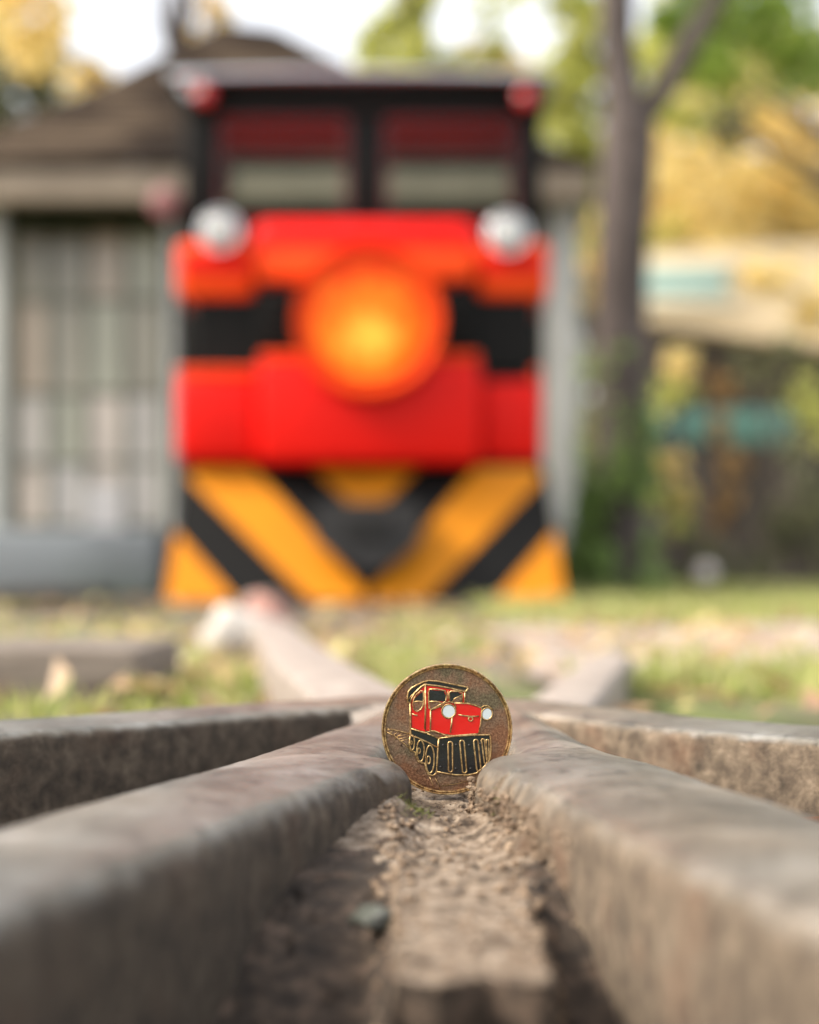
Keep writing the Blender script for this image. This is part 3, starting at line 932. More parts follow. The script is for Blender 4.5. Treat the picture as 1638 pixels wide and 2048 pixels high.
mb = MB()
def lowplate(pts, h=.2):
    P0 = [cp(x, y, -.05) for x, y in pts]; P1 = [cp(x, y, h) for x, y in pts]; n = len(pts)
    mb.add(P0 + P1, [tuple(range(n)), tuple(range(n, 2 * n))] + [(i, (i + 1) % n, n + (i + 1) % n, n + i) for i in range(n)])
lowplate([(430, 1165), (470, 1172), (520, 1226), (462, 1236)])
lowplate([(500, 1318), (610, 1302), (650, 1400), (515, 1372)])
lowplate([(612, 1305), (660, 1305), (712, 1400), (712, 1432), (650, 1410)], .2)
lowplate([(676, 1305), (1120, 1285), (1150, 1308), (715, 1392)])
lowplate([(360, 1040), (395, 1075), (445, 1078), (390, 1092)])
lowplate([(286, 950), (320, 958), (312, 988), (330, 995)])
link('track_relief', mb, M['bronze'], coin)
mb = MB()
ridge([(160, 812), (230, 815), (330, 838), (412, 862)], 6, h=.05)
ridge([(158, 835), (250, 880), (330, 945), (410, 1015)], 6, h=.05)
for a, b in [((190, 812), (178, 845)), ((235, 820), (200, 868)), ((285, 832), (230, 890)), ((340, 845), (250, 915)), ((395, 862), (262, 890)), ((400, 888), (285, 915)), ((402, 915), (300, 935))]:
    ridge([a, b], 3, h=.04)
ridge([(720, 1395), (860, 1375), (1150, 1308)], 3.5, h=.06)
ridge([(612, 1305), (640, 1370), (652, 1412)], 3.5, h=.16)
ridge([(662, 1305), (700, 1370), (714, 1430)], 3.5, h=.16)
link('track_outline', mb, M['gold'], coin, smooth='all')

# ------------------------------------------------------------------ sleepers and other bits lying on the ground
def timber(name, x0, x1, y0, y1, z0, z1, mat, label, cat):
    m_ = MB(); m_.box((x0, y0, z0), (x1, y1, z1), 0.006, 2)
    return tag(link(name, m_, mat, origin=((x0 + x1) / 2, (y0 + y1) / 2, z0), smooth=40), label, cat)
timber('timber_sleeper', -1.1, -0.178, 1.12, 1.33, -.03, .036, M['wood'], 'weathered grey sleeper lying across the grass left of the track', 'sleeper')
timber('timber_edging', -2.6, -0.95, 5.2, 5.5, -.03, .045, M['darkwood'], 'dark timber edging in front of the blue grey plinth', 'edging')  # plain dark low block across the ground before the plinth
for k, (yy, xa, xb) in enumerate([(1.95, -.36, .30), (2.75, -.48, .34), (3.55, -.58, .36), (4.35, -.68, .42)]):
    timber('sleeper', xa, xb, yy, yy + .16, -.04, .004, M['wood'],
           ['sleeper under the far rails, nearest the camera', 'second sleeper from the camera under the far rails', 'third sleeper from the camera under the far rails', 'sleeper under the far rails right before the locomotive'][k], 'sleeper')['group'] = 'sleepers under the far rails'
p = at(470, 1262, 1.75)
pebble('pale_stone', (p.x, p.y, .025), .034, M['stone'], 'pale stone lying on the ground left of the far rails', sq=(1.05, .8, .8), seed=9)
p = at(531, 1250, 1.85)
pebble('brick_piece', (p.x, p.y, .03), .028, M['brick'], 'pinkish brick piece beside the pale stone', 'brick', sq=(1.0, .9, 1.2), seed=12)

def leaf_thing(c, size, rz, tilt, mat, label):
    m_ = MB(); m_.open = False
    out = []
    N_ = 14
    prof = [0, .35, .62, .8, .9, .92, .86, .74, .56, .36, .2, .1, .04, 0]
    top, bot = [], []
    for i in range(N_):
        t = i / (N_ - 1)
        w = prof[i] * 0.34
        curl = 0.22 * (t - .4) ** 2
        top.append(((t - .5), w * (1 + .12 * math.sin(i * 2.3)), curl + w * .35))
        bot.append(((t - .5), -w * (1 + .12 * math.sin(i * 2.9 + 1)), curl + w * .3))
    mid = [((i / (N_ - 1) - .5), 0, 0.22 * (i / (N_ - 1) - .4) ** 2) for i in range(N_)]
    def tr(p, dz):
        x, y, z = p[0] * size, p[1] * size, p[2] * size + dz
        y, z = y * math.cos(tilt) - z * math.sin(tilt), y * math.sin(tilt) + z * math.cos(tilt)
        return Vector((c[0] + x * math.cos(rz) - y * math.sin(rz), c[1] + x * math.sin(rz) + y * math.cos(rz), c[2] + z))
    for dz in (0, .0006):
        o_ = len(m_.v)
        m_.v += [tuple(tr(p_, dz)) for p_ in top + mid + bot]
        for i in range(N_ - 1):
            a, b, d = o_ + i, o_ + N_ + i, o_ + 2 * N_ + i
            m_.f += [(a, a + 1, b + 1, b), (b, b + 1, d + 1, d)] if dz else [(b, b + 1, a + 1, a), (d, d + 1, b + 1, b)]
    m_.tube([tr((-.5, 0, .17), 0), tr((-.65, .02, .2), 0), tr((-.8, .06, .21), 0)], .0006, 5)
    m_.open = True
    return tag(link('fallen_leaf', m_, mat, origin=c, smooth='all'), label, 'leaf')
leaf_thing((.1290, .437, .0180), .062, 3.5, .9, M['dryleaf'], 'curled brown leaf lying behind the right near rail')

# ------------------------------------------------------------------ park locomotive
loco = thing('park_locomotive', (-.133, 5.6, 0), 'red park railway locomotive with black cab and yellow striped plough', 'locomotive')
def part(name, m_, mat, parent=loco, smooth=False, label=None):
    o = link(name, m_, mat, parent, smooth=smooth)
    if label: o['label'] = label
    return o
def bx(px0, py0, px1, py1, Y, depth, r, m_=None):
    """box whose front face spans the given photo rectangle at distance Y"""
    a, b = at(px0, py1, Y), at(px1, py0, Y)
    m_ = m_ or MB()
    m_.box((a.x, Y, a.z), (b.x, Y + depth, b.z), r, 3)
    return m_
# body
part('chassis', bx(385, 569, 1070, 1150, 5.06, 2.6, .01), M['black'])
m_ = MB()
a, b = at(505, 568, 5.02), at(955, 436, 5.02)
m_.box((a.x, 5.02, a.z), (b.x, 5.75, b.z), .045, 4)
part('hood', m_, M['red'], smooth=50)
part('hood_panel', bx(512, 497, 950, 562, 5.0, .06, .012), M['orange'], smooth=50)
gr = part('grille', bx(520, 580, 945, 700, 4.995, .05, .008), M['black'], smooth=50)
for k in range(5):
    yy = 590 + k * 24
    link('grille_slat', bx(528, yy, 938, yy + 8, 4.982, .02, .002), M['black'], gr)
for x0, x1 in ((352, 508), (956, 1098)):
    f = part('fender_box', bx(x0, 482, x1, 594, 5.03, .7, .022), M['orange'], smooth=50)
    link('fender_cover', bx(x0 + 10, 506, x1 - 10, 545, 5.018, .02, .006), M['red'], f, smooth=50)
# buffer beam
part('buffer_beam', bx(515, 722, 962, 926, 4.93, .2, .02), M['red'], smooth=50)
part('buffer_step', bx(352, 755, 514, 922, 4.98, .3, .022), M['red'], smooth=50)
part('buffer_step', bx(963, 760, 1084, 922, 5.04, .3, .02), M['red'], smooth=50)
part('buffer_cap', bx(519, 706, 958, 721, 4.945, .17, .006), M['orange'], smooth=50)  # orange strips stand for the lit top edges of the red buffer
for x0, x1, yy in ((354, 512, 5.0), (966, 1082, 5.06)):
    part('buffer_cap', bx(x0, 736, x1, 753, yy, .26, .006), M['orange'], smooth=50)
# big round lamp
c = at(737, 640, 4.86)
rr = 146 * 4.86 / FPX
m_ = MB(); m_.lathe([(rr * .98, .2), (rr, .17), (rr, -.005), (rr * .97, -.014), (rr * .94, -.004), (rr * .92, .004), (rr * .83, .004), (rr * .82, .02), (rr * .75, .085), (rr * .45, .125), (rr * .0, .135)], c, 'Y', 64)
lamp = part('round_lamp', m_, M['bowl'], smooth=40)
m_ = MB(); m_.lathe([(rr * .99, -.012), (rr * 1.025, -.018), (rr * 1.03, .012), (rr * .995, .02)], c, 'Y', 64)
link('lamp_rim', m_, M['orange'], lamp, smooth='all')
m_ = MB(); m_.ball((c.x, c.y + .085, c.z), .03, 1, .9, 1.0)
link('bulb', m_, M['bulb'], lamp, smooth='all')
m_ = MB(); m_.lathe([(rr * .80, .0), (rr * .7, -.006), (rr * .4, -.010), (0, -.012)], c, 'Y', 48)
M['lamp_lens'] = lit_lens('lit_amber_lens', (c.x + .133, c.y - 5.6, c.z - .055), rr)
link('lamp_lens', m_, M['lamp_lens'], lamp, smooth='all')
# headlights
for px, py in ((440, 462), (1015, 468)):
    c = at(px, py, 4.98)
    m_ = MB(); m_.lathe([(0, .13), (.03, .12), (.055, .06), (.062, .0), (.058, -.012), (.05, -.004), (.048, .01), (0, .012)], c, 'Y', 32)
    hl = part('headlight', m_, M['chrome'], smooth='all')
    m_ = MB(); m_.lathe([(.05, .004), (.04, -.012), (.022, -.022), (0, -.026)], c, 'Y', 32)
    link('lens', m_, M['lens'], hl, smooth='all')
    m_ = MB(); m_.tube([(c.x, c.y + .04, c.z - .055), (c.x, c.y + .07, c.z - .12)], .014, 10)
    link('lamp_bracket', m_, M['red'], hl, smooth='all')
# cab
YC = 5.6
def cabx(px): return (px - 819) / FPX * YC
def cabz(py): return HC + (HOR - py) / FPX * YC
def cab_box(px0, py0, px1, py1, Y0, Y1, r=.008):
    m2 = MB(); m2.box((cabx(px0), Y0, cabz(py1)), (cabx(px1), Y1, cabz(py0)), r, 2); return m2
XL, XR = 366, 1084
for x0, x1 in ((XL, 436), (699, 767), (1034, XR)):
    part('cab_pillar', cab_box(x0, 230, x1, 470, YC, YC + .06), M['black'], smooth=50)
part('cab_header', cab_box(XL, 172, XR, 229.5, YC, YC + .06), M['black'], smooth=50)
part('cab_front_panel', cab_box(XL, 471, XR, 760, YC, YC + .06), M['black'], smooth=50)
for s_, (x0, x1) in enumerate(((XL, XL + 24), (XR - 24, XR))):
    m2 = MB()
    m2.box((cabx(x0), YC + .062, cabz(470)), (cabx(x1), YC + .9, .2), .006, 1)
    part('cab_side', m2, M['black'])
    m2 = MB()
    m2.box((cabx(x0), YC + .82, cabz(222)), (cabx(x1), YC + .9, cabz(469)), .006, 1)
    part('cab_rear_pillar', m2, M['black'])
    m2 = MB(); m2.box((cabx(x0), YC + .062, cabz(172)), (cabx(x1), YC + 1.2, cabz(221)), .006, 1)
    part('cab_side_header', m2, M['black'])
for x0, x1 in ((437, 698), (768, 1033)):
    m2 = MB(); m2.box((cabx(x0), YC + .02, cabz(469)), (cabx(x1), YC + .028, cabz(231)), 0)
    ws = part('windscreen', m2, M['glass'])
    m3 = MB()
    for bb in ((x0 + 1, 232, x0 + 9, 468), (x1 - 9, 232, x1 - 1, 468)):
        m3.box((cabx(bb[0]), YC + .005, cabz(bb[3])), (cabx(bb[2]), YC + .018, cabz(bb[1])), .002, 1)
    m3.box((cabx(x0 + 9.5), YC + .005, cabz(240)), (cabx(x1 - 9.5), YC + .018, cabz(232)), .002, 1)
    link('gasket', m3, plain('dark_red_gasket', (.09, .012, .016), .5), ws)
# rear of the cab, open above the sill, and the red ceiling lining
RY = YC + .86
m2 = MB(); m2.box((cabx(XL) + .045, RY, .3), (cabx(XR) - .045, RY + .04, HC + (HOR - 436) / FPX * RY), .004, 1)
part('rear_wall', m2, M['redin'])
m2 = MB(); m2.box((-.165, RY, HC + (HOR - 435.5) / FPX * RY), (-.105, RY + .04, cabz(173)), .004, 1)
part('rear_pillar', m2, M['black'])
m2 = MB(); m2.box((cabx(XL) + .045, YC + .07, cabz(184)), (cabx(XR) - .045, RY - .002, cabz(173)), .003, 1)
part('ceiling_lining', m2, M['redin'])
# roof: slightly cambered slab with a rounded front edge
m2 = MB()
prof = []
x0, x1 = cabx(XL) - .035, cabx(XR) + .035
zc = cabz(172) + .001
n = 24
tops = [(x0 + (x1 - x0) * i / n, zc + .008 + .010 * (1 - (2 * i / n - 1) ** 2)) for i in range(n + 1)]
sect = [(x0, zc)] + tops + [(x1, zc)]
bm = bmesh.new()
va = [bm.verts.new((x, YC - .07, z)) for x, z in sect]
fa = bm.faces.new(va)
ret = bmesh.ops.extrude_face_region(bm, geom=[fa])
for v in [g for g in ret['geom'] if isinstance(g, bmesh.types.BMVert)]:
    v.co.y = YC + .92
bmesh.ops.recalc_face_normals(bm, faces=bm.faces[:])
bmesh.ops.bevel(bm, geom=[e for e in bm.edges if all(abs(v.co.y - (YC - .07)) < 1e-5 for v in e.verts)], offset=.009, segments=3, affect='EDGES')
m2.bm(bm)
part('roof', m2, M['satin'], smooth=35)
M['alu'] = plain('pale_aluminium_trim', (0.42, 0.47, 0.55), 0.35, metal=0.2)  # pale tube painted in for the sky highlight along the roof edge
m2 = MB(); m2.tube([(x, YC - .078, z + .002) for x, z in tops], .011, 10)
part('roof_trim', m2, M['alu'], smooth='all')
for px, py in ((408, 190), (1052, 196)):
    c = at(px, py, YC - .09)
    m2 = MB(); m2.ball((c.x, c.y, c.z), .034, 1, .7, 1)
    ml = part('marker_lamp', m2, M['redlens'], smooth='all')
    m2 = MB(); m2.lathe([(.012, .1), (.036, .03), (.038, .0), (.034, -.004)], c, 'Y', 24)
    link('lamp_bezel', m2, M['black'], ml, smooth='all')
c = at(385, 172, YC - .1)
m2 = MB(); m2.lathe([(0, .16), (.012, .15), (.014, .04), (.034, .0), (.036, -.004), (.03, .006), (0, .03)], c, 'Y', 24)
part('horn', m2, M['chrome'], smooth='all')  # chrome dome added to catch a highlight at the roof corner
c = at(330, 405, 5.7)
m2 = MB(); m2.lathe([(0, .03), (.045, .02), (.055, .0), (.05, -.006), (0, -.006)], c, 'Y', 28)
mi = part('side_mirror', m2, M['dullred'], smooth='all')
m2 = MB(); m2.tube([(c.x, c.y + .02, c.z), (cabx(XL) + .005, c.y + .1, c.z + .04)], .008, 8)
link('mirror_arm', m2, M['steel'], mi, smooth='all')
# plough
Yt, Yb = 5.04, 4.84
def pl(px, py, off=0.0):
    """a point on the sloping plough plate; off = metres proud of it"""
    k = (py - 935.0) / (1205.0 - 935.0)
    Y = Yt + (Yb - Yt) * k
    v_ = at(px, py, Y); v_.y -= off; return v_
m2 = MB(); m2.prism([pl(368, 932), pl(1092, 932), pl(1132, 1204), pl(328, 1204)], (0, .04, 0))
plough = part('plough', m2, M['black'], label='black plough plate with yellow chevron stripes')
def stripe(pts):
    m3 = MB(); m3.prism([pl(x, y, .004) for x, y in pts], (0, .0035, 0))
    return link('warning_stripe', m3, M['yellow'], plough)
stripe([(378, 958), (390, 936), (506, 936), (728, 1178), (728, 1202), (622, 1202)])
stripe([(1084, 958), (1072, 936), (952, 936), (744, 1178), (744, 1202), (848, 1202)])
stripe([(352, 1062), (474, 1202), (331, 1202)])
stripe([(1110, 1062), (988, 1202), (1129, 1202)])
stripe([(624, 936), (838, 936), (735, 1040)])
for sx_, x0, x1 in ((1, 368, 328), (-1, 1092, 1132)):
    m3 = MB(); a_, b_ = pl(x0, 932), pl(x1, 1204)
    m3.prism([a_ + Vector((0, .042, 0)), b_ + Vector((0, .042, 0)), b_ + Vector((0, .4, 0)), a_ + Vector((0, .4, 0))], (sx_ * .02, 0, 0))
    link('plough_wing', m3, M['black'], plough)
# coupler
m2 = MB()
m2.prism([at(634, 1004, 4.80), at(836, 1004, 4.80), at(842, 1080, 4.80), at(800, 1120, 4.80), at(740, 1146, 4.80), at(680, 1120, 4.80), at(628, 1080, 4.80)], (0, .15, 0))
cpl = part('coupler', m2, M['steel'])
m2 = MB(); a, b = at(690, 1078, 4.785), at(785, 1032, 4.785)
m2.box((a.x, 4.787, a.z), (b.x, 4.80 - .001, b.z), .004, 1)
link('coupler_slot', m2, plain('black_slot', (.004, .004, .004), .8), cpl)
for xo in (-.383, .117):
    for yy in (5.6, 6.7):
        m2 = MB(); m2.lathe([(0, -.03), (.15, -.03), (.16, -.02), (.16, .02), (.18, .03), (.18, .045), (0, .045)], (xo, yy, .222), 'X', 36, sign=(1 if xo < -.133 else -1))
        part('wheel', m2, M['steel'], smooth=40)

# ------------------------------------------------------------------ station house
house = thing('station_house', (-.75, 8.4, 0), 'low station house with brown hipped roof behind the locomotive', 'house')
def hp(name, m_, mat, parent=house, smooth=False, label=None):
    return part(name, m_, mat, parent, smooth, label)
YH = 8.0
def hx(px, Y=YH): return (px - 819) / FPX * Y
def hz(py, Y=YH): return HC + (HOR - py) / FPX * Y
# hipped roof, slightly swaybacked, built in courses
def hip_roof():
    m2 = MB()
    ez = hz(322, 7.7); xl, xr, yf, yb = hx(-190, 7.7), hx(1192, 7.7), 7.7, 10.9
    rz = hz(46, 9.3)
    ra, rb = Vector((hx(445, 9.3), 9.3, rz)), Vector((hx(548, 9.3), 9.3, rz - .03))
    cor = [Vector((xl, yf, ez)), Vector((xr, yf, ez)), Vector((xr, yb, ez)), Vector((xl, yb, ez))]
    ap = [ra, rb, rb, ra]
    K = 16
    for s_ in range(4):
        a0, a1 = cor[s_], cor[(s_ + 1) % 4]
        b0, b1 = ap[s_], ap[(s_ + 1) % 4]
        prev = None
        for k in range(K + 1):
            t = k / K
            sag = .05 * math.sin(PI * t)
            l_, r_ = a0.lerp(b0, t), a1.lerp(b1, t)
            nrm = ((a1 - a0).cross(b0 - a0)).normalized()
            l_ = l_ - Vector((0, 0, sag)); r_ = r_ - Vector((0, 0, sag))
            if prev is not None:
                pl_, pr_ = prev
                step = nrm * .007
                m2.add([pl_ + step, pr_ + step, r_, l_, pl_, pr_], [(0, 1, 2, 3), (4, 5, 1, 0)])
            prev = (l_, r_)
    m2.open = True
    return m2
hp('roof', hip_roof(), M['roof'])
m2 = MB(); m2.box((hx(-200, 7.75), 7.75, hz(399, 7.75)), (hx(1185, 7.75), 7.9, hz(334, 7.75)), .01, 2)
hp('fascia_beam', m2, M['beam'], smooth=50)
m2 = MB(); m2.box((hx(18), 7.98, hz(452)), (hx(1170), 8.06, hz(393)), .006, 1)
hp('green_board', m2, M['green'])
m2 = MB(); m2.box((hx(-200), 8.55, 0), (hx(1170), 8.7, hz(330)), 0)
hp('wall', m2, M['wall'])
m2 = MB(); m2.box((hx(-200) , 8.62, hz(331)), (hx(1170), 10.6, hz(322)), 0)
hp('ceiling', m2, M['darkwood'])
for px0, px1 in ((-30, 9), (334, 350), (1092, 1158)):
    m2 = MB(); m2.box((hx(px0), 7.97, 0), (hx(px1), 8.1, hz(400)), .008, 2)
    hp('post', m2, M['post'], smooth=50)
# window front: panes in a grid of glazing bars
cols = [24, 98, 172, 250, 326]
rows = [448, 600, 786, 925, 1050]
frame = hp('window_front', bx(19, 1050, 331, 1060, 8.2, .06, .004), M['bar'])
pick = [[1, 1, 0, 3], [0, 1, 3, 1], [4, 3, 2, 4], [2, 4, 2, 4]]
for j in range(4):
    for i in range(4):
        m2 = MB()
        m2.box((hx(cols[i] + 6, 8.2), 8.215, hz(rows[j + 1] - 5, 8.2)), (hx(cols[i + 1] - 6, 8.2), 8.225, hz(rows[j] + 5, 8.2)), 0)
        link('pane', m2, M['pane%d' % pick[j][i]], frame)
for x in cols:
    link('glazing_bar', bx(x - 6, 446, x + 6, 1049, 8.2, .05, .003), M['bar'], frame)
for y in rows[1:-1]:
    for i in range(4):
        link('glazing_bar', bx(cols[i] + 6.3, y - 5, cols[i + 1] - 6.3, y + 5, 8.205, .04, .003), M['bar'], frame)
link('notice', bx(172, 968, 246, 1062, 8.17, .004, 0), M['paper'], frame)
m2 = MB(); m2.box((hx(-250, 7.5), 7.5, 0), (hx(318, 7.5), 8.15, hz(1058, 7.5)), .012, 2)
hp('plinth', m2, M['plinth'], smooth=50)
m2 = MB(); m2.box((hx(1130, 7.9), 7.9, 0), (hx(1188, 7.9), 8.4, .42), .012, 2)
hp('plinth', m2, M['plinth'], smooth=50)

# ------------------------------------------------------------------ trees
def leaf_quads(m_, c, rad, n, size, flat=1.0, shell=0.0):
    for _ in range(n):
        while True:
            v = Vector((random.uniform(-1, 1), random.uniform(-1, 1), random.uniform(-1, 1)))
            if shell < v.length <= 1: break
        # uneven outline
        k = 0.75 + 0.55 * noise.noise(v.normalized() * 1.9 + Vector(c))
        p = Vector((c[0] + v.x * rad[0] * k, c[1] + v.y * rad[1] * k, c[2] + v.z * rad[2] * k))
        d = Vector((random.gauss(0, 1), random.gauss(0, 1), random.gauss(0, .8))).normalized()
        s1 = d.orthogonal().normalized(); s2 = d.cross(s1)
        L_ = size * random.uniform(.6, 1.35)
        a_ = random.uniform(0, 2 * PI)
        u, w = s1 * math.cos(a_) + s2 * math.sin(a_), s2 * math.cos(a_) - s1 * math.sin(a_)
        m_.add([p - u * L_ * .5, p + w * L_ * .3 + d * L_ * .06, p + u * L_ * .5, p - w * L_ * .3 + d * L_ * .06], [(0, 1, 2, 3)])

def clump_at(px, py, Y, rpx, depth=0.7):
    c = at(px, py, Y); r = rpx * Y / FPX
    return c, (r, r * depth, r)

def limb(m_, pts, r0, r1, seg=10, wob=.02):
    P = catmull(pts, 4 * len(pts))
    n_ = len(P)
    P = [p + Vector((noise.noise(p * 1.7), noise.noise(p * 1.9 + Vector((5, 0, 0))), 0)) * wob for p in P]
    m_.tube(P, [r0 + (r1 - r0) * (i / (n_ - 1)) for i in range(n_)], seg)

def tree(name, Y, trunk_px, r, top_py, clumps, label, dens=1.0, leaf=.09, limbs=(), bark='bark'):
    """clumps: (px, py, radius px, leaf kind, fullness, extra distance)"""
    base = at(trunk_px, HOR, Y); base.z = ground_z(base.x, Y)
    t = thing(name, base, label, 'tree')
    top = at(trunk_px, top_py, Y)
    m_ = MB()
    fl = base.copy(); fl.z -= .05
    limb(m_, [fl, base.lerp(top, .35), base.lerp(top, .7), top], r, r * .45, 12, .04)
    for c in clumps:
        cc = at(c[0], c[1], Y + c[5])
        st = base.lerp(top, min(.95, max(.35, (cc.z - base.z) / max(.1, top.z - base.z) * .75)))
        limb(m_, [st, st.lerp(cc, .5) + Vector((0, 0, .12)), cc], r * .35, r * .08, 6, .05)
    for l in limbs:
        limb(m_, [at(*q) for q in l[0]], l[1], l[2], 10, .02)
    link('trunk', m_, M[bark], t, smooth='all')
    kinds = {}
    for px, py, rp, kind, full, dy in clumps:
        kinds.setdefault(kind, []).append((px, py, rp, full, dy))
    for kind, lst in kinds.items():
        m_ = MB(); m_.open = True
        for px, py, rp, full, dy in lst:
            c, rad = clump_at(px, py, Y + dy, rp)
            sub = 5
            area = (rad[0] * 2) ** 2 / (leaf * leaf * .36)
            n_ = int(area * full * dens * (2.6 if Y > 12.5 else 1.2))
            for _ in range(sub):
                o_ = Vector((random.uniform(-.6, .6) * rad[0], random.uniform(-.6, .6) * rad[1], random.uniform(-.6, .6) * rad[2]))
                leaf_quads(m_, c + o_, tuple(q * .62 for q in rad), max(20, n_ // sub), leaf)
        link('crown', m_, M[kind], t)
    return t

# the forked tree right of the track
FY = 7.0
fork = at(1262, 232, FY)
tf_base = Vector((at(1245, HOR, FY).x, FY, 0.0))
tf = thing('forked_tree', tf_base, 'grey brown tree forking into two limbs, right of the locomotive', 'tree')
m_ = MB()
P = [Vector((tf_base.x + .01, FY, -.06)), at(1243, 1100, FY), at(1242, 800, FY), at(1245, 500, FY), at(1256, 330, FY), at(1258, 240, FY)]
Q = catmull(P, 36)
m_.tube(Q, [(.155 if i < 2 else .128 if i < 5 else .110 - .012 * math.sin(i * .35) * .3) for i in range(36)], 16)
limb(m_, [at(1258, 260, FY), at(1242, 150, FY), at(1232, 40, FY), at(1222, -200, FY), at(1200, -520, FY)], .082, .045, 12)
limb(m_, [at(1268, 262, FY), at(1322, 180, FY), at(1375, 90, FY), at(1440, -20, FY), at(1520, -300, FY)], .062, .035, 12)
limb(m_, [at(1226, -120, FY), at(1330, -260, FY + .4), at(1420, -330, FY + .8)], .04, .02, 8)
link('trunk', m_, M['bark'], tf, smooth='all')
m_ = MB(); m_.open = True
for px, py, rp, n_ in ((1180, -180, 190, 700), (1350, -260, 220, 800), (1540, -180, 200, 700), (1420, 30, 120, 170), (1560, 60, 130, 260), (1330, 40, 60, 60), (1610, 130, 90, 120)):
    c, rad = clump_at(px, py, FY + .3, rp, 1.0)
    leaf_quads(m_, c, rad, n_, .075)
link('crown', m_, M['leaf_green'], tf)

# ivy climbing its lower trunk
m_ = MB(); m_.open = True
for _ in range(1900):
    z = min(1.0, abs(random.gauss(0, .40)))
    a_ = random.uniform(0, 2 * PI)
    rr_ = .105 + .10 * math.exp(-z * 2.6) * random.uniform(.2, 1.4) + .02 * random.random()
    p = Vector((tf_base.x - .02 + rr_ * math.cos(a_) * 1.1, FY + rr_ * math.sin(a_), z))
    if noise.noise(Vector((math.cos(a_) * 1.4, math.sin(a_) * 1.4, z * 2.2))) < -.1 - .3 * (.6 - z): continue
    leaf_quads(m_, p, (.01, .01, .01), 1, .06)
tag(link('ivy', m_, M['leaf_ivy'], origin=tf_base), 'dark green ivy climbing the base of the forked tree', 'ivy')

tree('thin_tree', 13.0, 358, .135, -160, [(50, 50, 130, 'leaf_yellow', .9, 0), (190, 150, 62, 'leaf_yellow', .7, .5), (418, 30, 48, 'leaf_yellow', .5, .5), (250, -170, 150, 'leaf_yellow', .5, 0), (470, -200, 160, 'leaf_yellow', .5, 0), (385, 75, 26, 'leaf_yellow', .5, 1)],
     'thin dark trunk with yellow leaves rising behind the station roof', leaf=.11)
tree('grey_green_tree', 17.0, -60, .16, -100, [(30, 150, 130, 'leaf_grey', 1.1, 0), (140, 200, 90, 'leaf_grey', 1.0, 0), (-60, 20, 170, 'leaf_grey', 1.0, 0), (40, 270, 130, 'leaf_grey', 1.0, 0), (-90, 260, 130, 'leaf_grey', 1, 0)],
     'grey green tree at the left edge behind the station house', leaf=.14)
tree('lime_tree', 18.0, 815, .13, -120, [(785, 60, 85, 'leaf_lime', 2.2, 0), (800, 160, 120, 'leaf_lime', 2.0, 0), (900, 205, 110, 'leaf_lime', 1.0, 0), (890, 120, 60, 'leaf_lime', 1.2, 0), (985, 105, 50, 'leaf_lime', .25, 0), (1070, 170, 60, 'leaf_yellow', 1.0, 0), (985, 175, 85, 'leaf_yellow', 1.6, .5), (700, 175, 80, 'leaf_lime', .9, 0), (985, 20, 90, 'leaf_lime', .04, 0), (1030, 250, 110, 'leaf_lime', 1.0, 0), (830, -40, 90, 'leaf_lime', .8, 0)],
     'lime green tree above the right half of the cab roof', leaf=.13)
tree('pale_green_tree', 16.0, 1252, .12, -160, [(1140, 100, 75, 'leaf_lime', 1.0, 0), (1150, 230, 95, 'leaf_lime', 1.2, 0), (1110, 300, 75, 'leaf_lime', 1.1, 0), (1060, -60, 90, 'leaf_lime', .2, 0), (1130, 10, 60, 'leaf_lime', .5, 0), (1190, 60, 90, 'leaf_lime', 1.0, 0), (1190, 330, 110, 'leaf_lime', 1.6, 0), (1120, 180, 70, 'leaf_lime', 1.0, 0), (1310, 140, 130, 'leaf_lime', 1.0, 3), (1420, 190, 130, 'leaf_lime', 1.0, 4), (1540, 180, 120, 'leaf_yellow', .8, 5)],
     'pale lime tree in the gap between cab and forked trunk', leaf=.12)
tree('bright_green_tree', 14.0, 1740, .13, -160, [(1330, 90, 105, 'leaf_lime', 1.1, 0), (1460, 120, 120, 'leaf_green', 1.2, 0), (1590, 60, 130, 'leaf_lime', 1.1, 0), (1500, -60, 160, 'leaf_green', 1.0, 0), (1350, 210, 80, 'leaf_lime', 1.0, .5), (1330, -80, 130, 'leaf_lime', .9, 0)],
     'bright green tree behind the right limb of the forked tree', leaf=.11, dens=.6)
tree('golden_tree', 16.5, 1800, .14, 0, [(1560, 230, 110, 'leaf_yellow', 1.1, 0), (1620, 350, 120, 'leaf_yellow', 1.2, 0), (1490, 400, 100, 'leaf_yellow', 1.2, 0), (1380, 420, 100, 'leaf_yellow', 1.1, .5), (1340, 330, 85, 'leaf_yellow', .9, 1), (1590, 470, 110, 'leaf_yellow', 1.1, 0), (1460, 275, 75, 'leaf_dark', .9, -.5), (1330, 480, 80, 'leaf_lime', .9, .5), (1420, 200, 110, 'leaf_lime', 1.0, 2.5), (1480, 470, 110, 'leaf_yellow', 1.0, 1.5), (1540, 560, 70, 'leaf_yellow', .5, -3.5), (1610, 590, 80, 'leaf_yellow', .6, -3.5), (1330, 250, 90, 'leaf_yellow', 1.0, 2.0), (1600, 180, 110, 'leaf_yellow', 1.0, 2.0)],
     'golden yellow tree at the right edge above the cream panel', leaf=.12, dens=.5)

